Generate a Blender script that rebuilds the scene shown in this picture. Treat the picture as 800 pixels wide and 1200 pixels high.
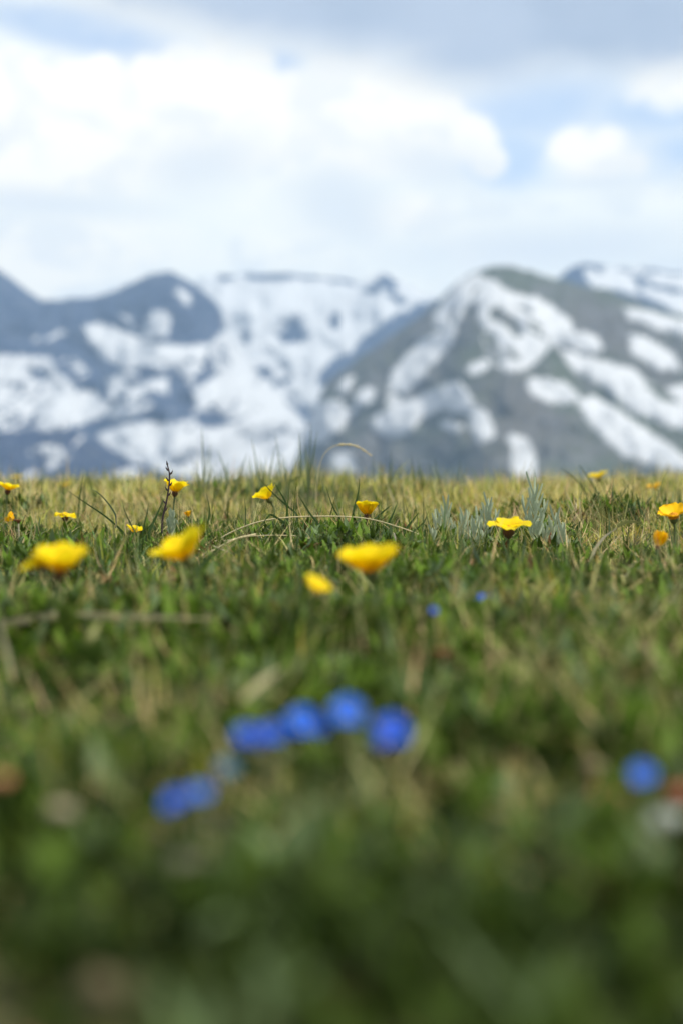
import bpy, math, random
import numpy as np
from mathutils import Vector, Matrix

# ------------------------------------------------------------------ clearing
for o in list(bpy.data.objects):
    bpy.data.objects.remove(o, do_unlink=True)
scene = bpy.context.scene
COL = scene.collection
random.seed(7)
rng = np.random.default_rng(11)
R = math.radians
F = 1200 * 50.0 / 36.0            # focal length in photo pixels
CAMZ = 0.10

# ------------------------------------------------------------------ camera
cam_d = bpy.data.cameras.new('camera')
cam = bpy.data.objects.new('camera', cam_d)
COL.objects.link(cam)
cam.location = (0, 0, CAMZ)
cam.rotation_euler = (R(90), 0, 0)
cam_d.sensor_fit = 'VERTICAL'
cam_d.sensor_width = 24
cam_d.sensor_height = 36
cam_d.lens = 50
cam_d.clip_start = 0.01
cam_d.clip_end = 60000
cam_d.dof.use_dof = True
cam_d.dof.focus_distance = 1.10
cam_d.dof.aperture_fstop = 4.9
cam_d.dof.aperture_blades = 0
scene.camera = cam

# ------------------------------------------------------------------ world
SUN_EL, SUN_AZ = R(55), R(116)     # azimuth measured from +Y (view direction) towards +X
world = bpy.data.worlds.new('World')
scene.world = world
world.use_nodes = True
wn, wl = world.node_tree.nodes, world.node_tree.links
wn.clear()
w_out = wn.new('ShaderNodeOutputWorld')
sky = wn.new('ShaderNodeTexSky')
sky.sky_type = 'NISHITA'
sky.sun_disc = False
sky.sun_elevation = SUN_EL
sky.sun_rotation = SUN_AZ
sky.altitude = 800
sky.air_density = 1.0
sky.dust_density = 1.5
sky.ozone_density = 0.4
bg_sky = wn.new('ShaderNodeBackground')
bg_sky.inputs['Strength'].default_value = 0.15
wl.new(sky.outputs[0], bg_sky.inputs['Color'])


def wmath(op, a, b=None, clamp=False):
    n = wn.new('ShaderNodeMath')
    n.operation = op
    n.use_clamp = clamp
    for i, v in enumerate((a, b)):
        if v is None:
            continue
        if isinstance(v, (int, float)):
            n.inputs[i].default_value = v
        else:
            wl.new(v, n.inputs[i])
    return n.outputs[0]


def wsmooth(v, lo, hi, tmin=0.0, tmax=1.0):
    n = wn.new('ShaderNodeMapRange')
    n.interpolation_type = 'SMOOTHSTEP'
    wl.new(v, n.inputs['Value'])
    n.inputs['From Min'].default_value = lo
    n.inputs['From Max'].default_value = hi
    n.inputs['To Min'].default_value = tmin
    n.inputs['To Max'].default_value = tmax
    return n.outputs['Result']


tc = wn.new('ShaderNodeTexCoord')
sep = wn.new('ShaderNodeSeparateXYZ')
wl.new(tc.outputs['Generated'], sep.inputs[0])
AZ = wmath('ARCTAN2', sep.outputs[0], sep.outputs[1])
EL = wmath('ARCSINE', sep.outputs[2])


def wnoise(scale, detail, rough, dist=0.0, off=(0, 0, 0), stretch=1.6):
    m = wn.new('ShaderNodeMapping')
    m.inputs['Location'].default_value = off
    m.inputs['Scale'].default_value = (1, 1, stretch)
    wl.new(tc.outputs['Generated'], m.inputs[0])
    n = wn.new('ShaderNodeTexNoise')
    n.inputs['Scale'].default_value = scale
    n.inputs['Detail'].default_value = detail
    n.inputs['Roughness'].default_value = rough
    n.inputs['Distortion'].default_value = dist
    wl.new(m.outputs[0], n.inputs['Vector'])
    return n


nz_edge = wnoise(17.0, 6, 0.62, 0.25)
nz_mid = wnoise(7.0, 5, 0.55, 0.2, (3.1, 1.7, 0.4))
nz_big = wnoise(2.6, 6, 0.55, 0.3, (5.2, 0.3, 2.2))
E = wmath('MULTIPLY', wmath('SUBTRACT', nz_edge.outputs['Fac'], 0.5), 2.5)


def blob(cx, cy, rx, ry, rot=0.0, soft=0.35, warp=1.0):
    """A cloud lobe given by its bearing and height above the horizon."""
    az0 = math.atan((cx - 400) / F)
    el0 = math.atan((600 - cy) / F * math.cos(az0))
    du = wmath('SUBTRACT', AZ, az0)
    dv = wmath('SUBTRACT', EL, el0)
    c, s = math.cos(R(rot)), math.sin(R(rot))
    a, b = rx / F, ry / F
    u = wmath('ADD', wmath('MULTIPLY', du, c / a), wmath('MULTIPLY', dv, -s / a))
    v = wmath('ADD', wmath('MULTIPLY', du, s / b), wmath('MULTIPLY', dv, c / b))
    d = wmath('SQRT', wmath('ADD', wmath('MULTIPLY', u, u), wmath('MULTIPLY', v, v)))
    d = wmath('ADD', d, wmath('MULTIPLY', E, warp))
    return wsmooth(d, 1.0 + soft, 1.0 - soft)


def union(ms):
    r = ms[0]
    for m in ms[1:]:
        r = wmath('MAXIMUM', r, m)
    return r


def wmix(a, b, fac):
    n = wn.new('ShaderNodeMix')
    n.data_type = 'RGBA'
    for idx, v in ((6, a), (7, b)):
        if isinstance(v, tuple):
            n.inputs[idx].default_value = (*v, 1)
        else:
            wl.new(v, n.inputs[idx])
    if isinstance(fac, (int, float)):
        n.inputs[0].default_value = fac
    else:
        wl.new(fac, n.inputs[0])
    return n.outputs[2]


# clear sky shows in the gaps between the clouds
gaps = union([blob(95, 36, 120, 24, 8, 0.55, 0.5), blob(332, 72, 22, 13, 0, 0.9, 0.9),
              blob(630, 125, 110, 40, -8, 0.7, 0.8), blob(770, 125, 90, 36, 0, 0.7, 0.8),
              blob(600, 180, 46, 34, 0, 0.9, 0.8), blob(800, 178, 50, 26, 0, 0.9, 0.8), blob(1060, 150, 150, 60, 10, 0.5, 0.8),
              blob(-330, 90, 190, 50, 6, 0.5, 0.8)])
far_gaps = wsmooth(nz_big.outputs['Fac'], 0.53, 0.60)
beyond = union([wsmooth(wmath('ABSOLUTE', AZ), 0.34, 0.50), wsmooth(EL, 0.44, 0.56)])
far_gaps = wmath('MULTIPLY', far_gaps, beyond)
lobes = [(20, 98, 42, 34), (75, 100, 36, 30), (130, 96, 34, 30), (176, 86, 26, 26), (213, 72, 30, 26), (256, 68, 32, 24), (300, 82, 30, 24),
         (345, 104, 28, 24), (385, 88, 32, 26), (432, 88, 34, 26), (476, 106, 34, 26), (515, 134, 34, 30), (546, 162, 32, 28), (570, 188, 20, 18)]
cumulus = union([blob(*q, 0, 0.22, 0.8) for q in lobes]
                + [blob(70, 165, 150, 70, 0, 0.30, 0.5), blob(300, 140, 180, 58, 0, 0.3, 0.5), blob(440, 150, 110, 52, 8, 0.3, 0.5),
                   blob(678, 174, 30, 24, 0, 0.3, 0.8), blob(712, 170, 30, 22, 0, 0.3, 0.8), blob(744, 190, 22, 16, 0, 0.3, 0.8), blob(706, 190, 50, 18, 0, 0.4, 0.8),
                   blob(480, 252, 46, 22, 0, 0.7, 0.8), blob(60, 300, 120, 50, 0, 0.7, 0.7),
                   blob(790, 95, 56, 26, 0, 0.6, 0.8)])
shade = union([blob(505, 192, 74, 26, 12, 0.8, 0.9), blob(240, 190, 70, 30, -10, 0.9, 0.8),
               blob(55, 238, 110, 16, 0, 0.9, 0.5), blob(400, 235, 60, 40, 20, 0.9, 0.8),
               blob(715, 212, 60, 10, 0, 0.8, 0.4), blob(640, 290, 160, 24, 0, 0.9, 0.5)])
# the heavy grey-blue layer across the top
dark = union([blob(430, -50, 420, 106, 5, 0.35, 0.28), blob(700, -30, 400, 100, 0, 0.35, 0.28),
              blob(560, 55, 110, 40, 0, 0.8, 0.3), blob(250, -90, 330, 110, 8, 0.4, 0.3)])
far_dark = wmath('MULTIPLY', wsmooth(nz_mid.outputs['Fac'], 0.50, 0.66), beyond)
wisps = wsmooth(nz_mid.outputs['Fac'], 0.40, 0.66)

col = wmix((0.80, 0.80, 0.725), (0.87, 0.84, 0.735), wisps)
col = wmix(col, (0.89, 0.84, 0.725), cumulus)
col = wmix(col, (0.60, 0.63, 0.66), wmath('MAXIMUM', wmath('MULTIPLY', shade, 0.70), wsmooth(nz_edge.outputs['Fac'], 0.45, 0.62, 0.0, 0.48)))
darkcol = wmix((0.28, 0.34, 0.44), (0.34, 0.40, 0.50), wsmooth(nz_mid.outputs['Fac'], 0.35, 0.65))
col = wmix(col, darkcol, wmath('MULTIPLY', dark, 0.93))
col = wmix(col, (0.45, 0.51, 0.58), wmath('MULTIPLY', far_dark, 0.8))
bg_cloud = wn.new('ShaderNodeBackground')
bg_cloud.inputs['Strength'].default_value = 1.0
wl.new(col, bg_cloud.inputs['Color'])
clear = union([gaps, far_gaps])
clear = wmath('MULTIPLY', clear, wmath('SUBTRACT', 1.0, wmath('MAXIMUM', dark, wmath('MULTIPLY', cumulus, 0.97))))
clear = wmath('MULTIPLY', clear, 0.68)
mixs = wn.new('ShaderNodeMixShader')
wl.new(clear, mixs.inputs[0])
wl.new(bg_cloud.outputs[0], mixs.inputs[1])
wl.new(bg_sky.outputs[0], mixs.inputs[2])
wl.new(mixs.outputs[0], w_out.inputs['Surface'])

# ------------------------------------------------------------------ sun
sun_d = bpy.data.lights.new('sun', 'SUN')
sun_d.energy = 4.1
sun_d.angle = R(1.5)
sun_d.color = (1.0, 0.93, 0.80)
sun = bpy.data.objects.new('sun', sun_d)
COL.objects.link(sun)
sdir = Vector((math.sin(SUN_AZ) * math.cos(SUN_EL), math.cos(SUN_AZ) * math.cos(SUN_EL), math.sin(SUN_EL)))
sun.rotation_euler = sdir.to_track_quat('Z', 'Y').to_euler()

scene.view_settings.view_transform = 'Standard'
scene.view_settings.look = 'None'
scene.view_settings.exposure = 0.66
scene.view_settings.gamma = 1.0
scene.cycles.use_denoising = True
scene.cycles.max_bounces = 8
scene.cycles.transparent_max_bounces = 6
scene.cycles.volume_bounces = 0
scene.cycles.sample_clamp_indirect = 4


# ------------------------------------------------------------------ helpers
def at(px, py, d):
    """Point seen at photo pixel (px, py) at distance d along the view."""
    return Vector(((px - 400) / F * d, d, CAMZ + (600 - py) / F * d))


def hash2(ix, iy, seed):
    h = (ix.astype(np.int64) * 374761393 + iy.astype(np.int64) * 668265263 + seed * 974634777) & 0xFFFFFFFF
    h = ((h ^ (h >> 13)) * 1274126177) & 0xFFFFFFFF
    h = (h ^ (h >> 16)) & 0xFFFFFFFF
    return h / 4294967295.0


def vnoise(x, y, scale, seed=0):
    x = np.asarray(x, float) / scale
    y = np.asarray(y, float) / scale
    ix, iy = np.floor(x), np.floor(y)
    fx, fy = x - ix, y - iy
    fx = fx * fx * fx * (fx * (fx * 6 - 15) + 10)
    fy = fy * fy * fy * (fy * (fy * 6 - 15) + 10)
    a, b = hash2(ix, iy, seed), hash2(ix + 1, iy, seed)
    c, d = hash2(ix, iy + 1, seed), hash2(ix + 1, iy + 1, seed)
    return ((a * (1 - fx) + b * fx) * (1 - fy) + (c * (1 - fx) + d * fx) * fy) * 2 - 1


def fbm(x, y, scale, octaves=4, seed=0, gain=0.5):
    r, amp = 0, 1.0
    for i in range(octaves):
        r = r + amp * vnoise(x + 17.3 * i * scale, y - 9.1 * i * scale, scale / 2 ** i, seed + i)
        amp *= gain
    return r


_y = np.array([-9000, -800, -20, -3, 0, .2, .3, .45, .6, .8, 1.0, 1.2, 1.5, 1.8, 2.1, 2.4, 2.8, 3.4, 4.5, 8, 30, 100, 500, 1500, 3000, 9000])
_z = np.array([-400, -30, -.25, .0, .018, .014, .014, .022, .032, .046, .058, .069, .091, .113, .130, .133, .117, .07, -.08, -.9, -7, -30, -190, -430, -560, -600])
_fy = np.linspace(-3, 4.5, 3001)
_fz = np.interp(_fy, _y, _z)
_k = np.exp(-0.5 * (np.arange(-120, 121) / 45.0) ** 2)
_k /= _k.sum()
_fz2 = np.convolve(np.pad(_fz, 120, mode='edge'), _k, mode='valid')


def zg(x, y):
    x = np.asarray(x, float)
    y = np.asarray(y, float)
    far = np.interp(y, _y, _z)
    near = np.interp(y, _fy, _fz2)
    w = np.clip((4.3 - y) / 0.6, 0, 1) * np.clip((y + 2.8) / 0.6, 0, 1)
    z = far * (1 - w) + near * w
    r = np.hypot(x, y)
    loc = np.clip((12 - r) / 8, 0, 1)
    amp = np.clip(0.45 + 0.5 * y, 0.35, 1.0)
    z = z + loc * amp * (0.0105 * vnoise(x, y, 0.16, 3) + 0.0068 * vnoise(x, y, 0.06, 5) + 0.0022 * vnoise(x, y, 0.02, 8))
    z = z + loc * np.clip(y, 0, 3) * 0.005 * np.clip(x, -2, 2)
    z = z + loc * (0.010 * vnoise(x, y * 0.5, 0.22, 61) + 0.009 * vnoise(x, y * 0.6, 0.09, 62)) * np.clip((y - 1.4) / 0.5, 0, 1)
    for hx_, hy_, sx_, sy_, a_h in ((0.22, 1.32, 0.10, 0.10, 0.014), (0.33, 1.6, 0.09, 0.12, 0.012), (0.08, 1.9, 0.08, 0.10, 0.012), (0.46, 2.0, 0.10, 0.12, 0.010),
                                    (-0.22, 1.55, 0.08, 0.08, 0.008), (-0.42, 1.9, 0.09, 0.12, 0.010), (-0.06, 1.45, 0.06, 0.06, -0.006)):
        z = z + a_h * np.exp(-((x - hx_) / sx_) ** 2 - ((y - hy_) / sy_) ** 2)
    # worn hollow at the left of the near ground, and the shelf above it
    z = z - 0.012 * np.exp(-((x + 0.10) / 0.055) ** 2 - ((y - 0.50) / 0.06) ** 2)
    z = z + 0.008 * np.exp(-((x + 0.13) / 0.09) ** 2 - ((y - 0.63) / 0.035) ** 2)
    z = z - np.clip((np.abs(x) - 3) / 60, 0, 1) ** 1.3 * 4 * np.clip((600 - np.abs(x)) / 500, 0, 1)
    z = z + np.clip((r - 200) / 2000, 0, 1) * 60 * vnoise(x, y, 900, 21)
    return z


def nt(m):
    return m.node_tree.nodes, m.node_tree.links


def mat_plain(name, base, rough=0.6, var=0.25, scale=300.0, transl=0.0, bump=0.0, spec=0.3, transl_col=None):
    """Noise-varied material with an optional share of light passing through."""
    m = bpy.data.materials.new(name)
    m.use_nodes = True
    n, l = nt(m)
    n.clear()
    out = n.new('ShaderNodeOutputMaterial')
    p = n.new('ShaderNodeBsdfPrincipled')
    p.inputs['Roughness'].default_value = rough
    p.inputs['Specular IOR Level'].default_value = spec
    t = n.new('ShaderNodeTexCoord')
    nz = n.new('ShaderNodeTexNoise')
    nz.inputs['Scale'].default_value = scale
    nz.inputs['Detail'].default_value = 4
    l.new(t.outputs['Object'], nz.inputs['Vector'])
    mx = n.new('ShaderNodeMix')
    mx.data_type = 'RGBA'
    l.new(nz.outputs['Fac'], mx.inputs[0])
    mx.inputs[6].default_value = (*[c * (1 - var) for c in base], 1)
    mx.inputs[7].default_value = (*[min(1, c * (1 + var)) for c in base], 1)
    l.new(mx.outputs[2], p.inputs['Base Color'])
    if bump:
        b = n.new('ShaderNodeBump')
        b.inputs['Strength'].default_value = bump
        b.inputs['Distance'].default_value = 0.001
        l.new(nz.outputs['Fac'], b.inputs['Height'])
        l.new(b.outputs[0], p.inputs['Normal'])
    if transl:
        tr = n.new('ShaderNodeBsdfTranslucent')
        if transl_col:
            tr.inputs['Color'].default_value = (*transl_col, 1)
        else:
            l.new(mx.outputs[2], tr.inputs['Color'])
        ms = n.new('ShaderNodeMixShader')
        ms.inputs[0].default_value = transl
        l.new(p.outputs[0], ms.inputs[1])
        l.new(tr.outputs[0], ms.inputs[2])
        l.new(ms.outputs[0], out.inputs[0])
    else:
        l.new(p.outputs[0], out.inputs[0])
    return m


def mat_attr(name, rough=0.55, transl=0.35, spec=0.3):
    """Each blade or leaf carries its own colour."""
    m = bpy.data.materials.new(name)
    m.use_nodes = True
    n, l = nt(m)
    n.clear()
    out = n.new('ShaderNodeOutputMaterial')
    a = n.new('ShaderNodeAttribute')
    a.attribute_name = 'tint'
    p = n.new('ShaderNodeBsdfPrincipled')
    p.inputs['Roughness'].default_value = rough
    p.inputs['Specular IOR Level'].default_value = spec
    tr = n.new('ShaderNodeBsdfTranslucent')
    l.new(a.outputs['Color'], p.inputs['Base Color'])
    l.new(a.outputs['Color'], tr.inputs['Color'])
    ms = n.new('ShaderNodeMixShader')
    ms.inputs[0].default_value = transl
    l.new(p.outputs[0], ms.inputs[1])
    l.new(tr.outputs[0], ms.inputs[2])
    l.new(ms.outputs[0], out.inputs[0])
    return m


def np_mesh(name, co, faces, tint=None, smooth=True):
    """faces: (M,k) int array, k = 3 or 4."""
    me = bpy.data.meshes.new(name)
    co = np.asarray(co, np.float32)
    faces = np.asarray(faces, np.int32)
    me.vertices.add(len(co))
    me.vertices.foreach_set('co', co.ravel())
    k = faces.shape[1]
    me.loops.add(faces.size)
    me.loops.foreach_set('vertex_index', faces.ravel())
    me.polygons.add(len(faces))
    me.polygons.foreach_set('loop_start', np.arange(0, faces.size, k, dtype=np.int32))
    me.polygons.foreach_set('loop_total', np.full(len(faces), k, np.int32))
    me.update(calc_edges=True)
    if smooth:
        me.polygons.foreach_set('use_smooth', np.ones(len(faces), bool))
    if tint is not None:
        at_ = me.attributes.new('tint', 'FLOAT_COLOR', 'POINT')
        c4 = np.ones((len(co), 4), np.float32)
        c4[:, :3] = tint
        at_.data.foreach_set('color', c4.ravel())
    return me


def link(name, me, mat, parent=None, loc=None):
    o = bpy.data.objects.new(name, me)
    COL.objects.link(o)
    if mat is not None and me is not None and not me.materials:
        me.materials.append(mat)
    if parent is not None:
        o.parent = parent
    if loc is not None:
        o.location = loc
    return o


def thing(name, label, cat, loc, group=None):
    o = bpy.data.objects.new(name, None)
    o.empty_display_size = 0.01
    COL.objects.link(o)
    o.location = loc
    o['label'] = label
    o['category'] = cat
    if group:
        o['group'] = group
    return o


def structure(o):
    o['kind'] = 'structure'
    return o


def blades(root, h, w, az, lean, curl, tint, segs=4, tipw=0.12, twist=None, tip_tint=None, fold=None):
    """Strips that bend away from the vertical; returns verts, quads, tint."""
    n = len(root)
    t = np.linspace(0, 1, segs + 1)
    ang = lean[:, None] + curl[:, None] * t[None, :]
    ds = (h / segs)[:, None]
    hx = np.concatenate([np.zeros((n, 1)), np.cumsum(np.sin((ang[:, 1:] + ang[:, :-1]) / 2) * ds, 1)], 1)
    hz = np.concatenate([np.zeros((n, 1)), np.cumsum(np.cos((ang[:, 1:] + ang[:, :-1]) / 2) * ds, 1)], 1)
    ca, sa = np.cos(az)[:, None], np.sin(az)[:, None]
    sp = np.stack([root[:, 0:1] + hx * ca, root[:, 1:2] + hx * sa, root[:, 2:3] + hz], -1)
    tw = az + np.pi / 2 + (twist if twist is not None else rng.normal(0, 0.7, n))
    side = np.stack([np.cos(tw), np.sin(tw), np.zeros(n)], -1)
    prof = np.maximum((1 - t ** 2.2), tipw) * (0.75 + 0.25 * np.sin(np.pi * np.minimum(1, t * 1.6)))
    off = side[:, None, :] * (w[:, None] * 0.5 * prof[None, :])[:, :, None]
    v = np.stack([sp - off, sp + off], 2).reshape(-1, 3)
    base = (np.arange(n) * (segs + 1) * 2)[:, None]
    j = np.arange(segs)[None, :] * 2
    f = np.stack([base + j, base + j + 1, base + j + 3, base + j + 2], -1).reshape(-1, 4)
    tt = np.repeat(tint[:, None, :], segs + 1, 1)
    if tip_tint is not None:
        k = np.clip((t - 0.45) / 0.55, 0, 1)[None, :, None]
        tt = tt * (1 - k) + tip_tint[:, None, :] * k
    tt = np.repeat(tt[:, :, None, :], 2, 2).reshape(-1, 3)
    return v, f, tt


def join(parts):
    vs, fs, ts, o = [], [], [], 0
    for v, f, t in parts:
        vs.append(v)
        fs.append(f + o)
        ts.append(t)
        o += len(v)
    return np.concatenate(vs), np.concatenate(fs), np.concatenate(ts)


def tube(pts, r0, r1, sides=6, bulge=None):
    """Tapered tube through points; verts, quads."""
    pts = [Vector(p) for p in pts]
    n = len(pts)
    vs, fs = [], []
    for i, p in enumerate(pts):
        d = (pts[min(i + 1, n - 1)] - pts[max(i - 1, 0)]).normalized()
        a = d.cross(Vector((0.31, 0.9, 0.17))).normalized()
        b = d.cross(a)
        k = i / (n - 1)
        r = r0 * (1 - k) + r1 * k
        if bulge:
            r *= bulge(k)
        for s in range(sides):
            q = 2 * math.pi * s / sides
            vs.append(p + (a * math.cos(q) + b * math.sin(q)) * r)
    for i in range(n - 1):
        for s in range(sides):
            s2 = (s + 1) % sides
            fs.append((i * sides + s, i * sides + s2, (i + 1) * sides + s2, (i + 1) * sides + s))
    return vs, fs


def bez(a, b, c, d, n):
    out = []
    for i in range(n + 1):
        t = i / n
        out.append(a * (1 - t) ** 3 + b * 3 * t * (1 - t) ** 2 + c * 3 * t * t * (1 - t) + d * t ** 3)
    return out


def spline(pts, n):
    """Catmull-Rom through points."""
    pts = [Vector(p) for p in pts]
    P = [pts[0] * 2 - pts[1]] + pts + [pts[-1] * 2 - pts[-2]]
    out = []
    for i in range(1, len(P) - 2):
        for k in range(n):
            t = k / n
            out.append(0.5 * ((2 * P[i]) + (P[i + 1] - P[i - 1]) * t + (2 * P[i - 1] - 5 * P[i] + 4 * P[i + 1] - P[i + 2]) * t * t
                              + (3 * P[i] - P[i - 1] - 3 * P[i + 1] + P[i + 2]) * t ** 3))
    out.append(pts[-1])
    return out


def py_mesh(name, vs, fs, smooth=True):
    me = bpy.data.meshes.new(name)
    me.from_pydata([tuple(v) for v in vs], [], [tuple(f) for f in fs])
    me.update()
    if smooth:
        me.polygons.foreach_set('use_smooth', [True] * len(me.polygons))
    return me


def ribbon(pts, w, wfun=None, up=Vector((0, 0, 1)), fold=0.25):
    """A folded blade (three verts across) along points."""
    n = len(pts)
    vs, fs = [], []
    for i, p in enumerate(pts):
        d = (pts[min(i + 1, n - 1)] - pts[max(i - 1, 0)]).normalized()
        s = d.cross(up)
        if s.length < 0.15:
            s = d.cross(Vector((0, 1, 0)))
        s.normalize()
        nn = s.cross(d).normalized()
        k = i / (n - 1)
        ww = w * 0.5 * (wfun(k) if wfun else max(0.08, (1 - k ** 2.5)))
        vs += [p - s * ww, p - nn * ww * fold, p + s * ww]
    for i in range(n - 1):
        a = i * 3
        fs += [(a, a + 1, a + 4, a + 3), (a + 1, a + 2, a + 5, a + 4)]
    return vs, fs


# ------------------------------------------------------------------ ground sheet
def warped(n, a, b, c=0.0):
    s = np.linspace(-1, 1, n)
    return c + a * np.sinh(b * s)


gx = warped(301, 0.17, 11.05)
gy = warped(381, 0.30, 10.70, 0.9)
gx = gx / abs(gx).max() * 5200
gy = (gy - 0.9) / abs(gy - 0.9).max() * 7600 + 0.9
GX, GY = np.meshgrid(gx, gy)
GZ = zg(GX, GY)
gco = np.stack([GX, GY, GZ], -1).reshape(-1, 3)
nx_, ny_ = len(gx), len(gy)
ii, jj = np.meshgrid(np.arange(nx_ - 1), np.arange(ny_ - 1))
a_ = (jj * nx_ + ii).ravel()
gf = np.stack([a_, a_ + 1, a_ + nx_ + 1, a_ + nx_], -1)
m_ground = bpy.data.materials.new('alpine_soil')
m_ground.use_nodes = True
n, l = nt(m_ground)
p = n['Principled BSDF']
p.inputs['Roughness'].default_value = 0.95
p.inputs['Specular IOR Level'].default_value = 0.1
t = n.new('ShaderNodeTexCoord')
z1 = n.new('ShaderNodeTexNoise'); z1.inputs['Scale'].default_value = 28; z1.inputs['Detail'].default_value = 8
z2 = n.new('ShaderNodeTexNoise'); z2.inputs['Scale'].default_value = 260; z2.inputs['Detail'].default_value = 5
l.new(t.outputs['Object'], z1.inputs['Vector']); l.new(t.outputs['Object'], z2.inputs['Vector'])
cr = n.new('ShaderNodeValToRGB')
cr.color_ramp.elements[0].position = 0.36; cr.color_ramp.elements[0].color = (0.026, 0.040, 0.012, 1)
cr.color_ramp.elements[1].position = 0.72; cr.color_ramp.elements[1].color = (0.09, 0.07, 0.042, 1)
e = cr.color_ramp.elements.new(0.5); e.color = (0.048, 0.055, 0.018, 1)
l.new(z1.outputs['Fac'], cr.inputs[0])
mx = n.new('ShaderNodeMix'); mx.data_type = 'RGBA'; mx.blend_type = 'OVERLAY'; mx.inputs[0].default_value = 0.7
l.new(cr.outputs[0], mx.inputs[6]); l.new(z2.outputs['Color'], mx.inputs[7])
l.new(mx.outputs[2], p.inputs['Base Color'])
b = n.new('ShaderNodeBump'); b.inputs['Strength'].default_value = 0.8; b.inputs['Distance'].default_value = 0.003
l.new(z2.outputs['Fac'], b.inputs['Height']); l.new(b.outputs[0], p.inputs['Normal'])
ground = structure(link('ground', np_mesh('ground', gco, gf), m_ground))
ground['label'] = 'dark soil of the rising alpine meadow under the turf'


# ------------------------------------------------------------------ mountains
def in_poly(x, y, poly):
    inside = np.zeros(x.shape, bool)
    n = len(poly)
    for i in range(n):
        x1, y1 = poly[i]
        x2, y2 = poly[(i + 1) % n]
        c = ((y1 > y) != (y2 > y)) & (x < (x2 - x1) * (y - y1) / (y2 - y1 + 1e-9) + x1)
        inside ^= c
    return inside


def mat_rock(name, c1, c2, c3):
    m = bpy.data.materials.new(name)
    m.use_nodes = True
    n, l = nt(m)
    p = n['Principled BSDF']
    p.inputs['Roughness'].default_value = 0.95
    p.inputs['Specular IOR Level'].default_value = 0.1
    t = n.new('ShaderNodeTexCoord')
    a = n.new('ShaderNodeTexNoise'); a.inputs['Scale'].default_value = 0.0035; a.inputs['Detail'].default_value = 8
    b_ = n.new('ShaderNodeTexNoise'); b_.inputs['Scale'].default_value = 0.02; b_.inputs['Detail'].default_value = 6
    l.new(t.outputs['Object'], a.inputs['Vector']); l.new(t.outputs['Object'], b_.inputs['Vector'])
    r = n.new('ShaderNodeValToRGB')
    r.color_ramp.elements[0].position = 0.40; r.color_ramp.elements[0].color = (*c1, 1)
    r.color_ramp.elements[1].position = 0.62; r.color_ramp.elements[1].color = (*c2, 1)
    l.new(a.outputs['Fac'], r.inputs[0])
    m2 = n.new('ShaderNodeMix'); m2.data_type = 'RGBA'
    rr = n.new('ShaderNodeMapRange'); rr.inputs['From Min'].default_value = 0.45; rr.inputs['From Max'].default_value = 0.68
    l.new(b_.outputs['Fac'], rr.inputs['Value']); l.new(rr.outputs[0], m2.inputs[0])
    l.new(r.outputs[0], m2.inputs[6]); m2.inputs[7].default_value = (*c3, 1)
    l.new(m2.outputs[2], p.inputs['Base Color'])
    bb = n.new('ShaderNodeBump'); bb.inputs['Strength'].default_value = 0.6; bb.inputs['Distance'].default_value = 25
    l.new(b_.outputs['Fac'], bb.inputs['Height']); l.new(bb.outputs[0], p.inputs['Normal'])
    return m


m_rock_far = mat_rock('far_rock', (0.018, 0.030, 0.066), (0.030, 0.045, 0.088), (0.05, 0.065, 0.10))  # bluer than bare rock: distance haze painted into the base colours
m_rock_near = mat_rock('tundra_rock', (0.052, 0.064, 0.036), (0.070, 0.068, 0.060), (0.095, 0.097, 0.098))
m_snow = mat_plain('mountain_snow', (0.42, 0.44, 0.475), 0.9, 0.08, 0.01, spec=0.2)


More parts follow.
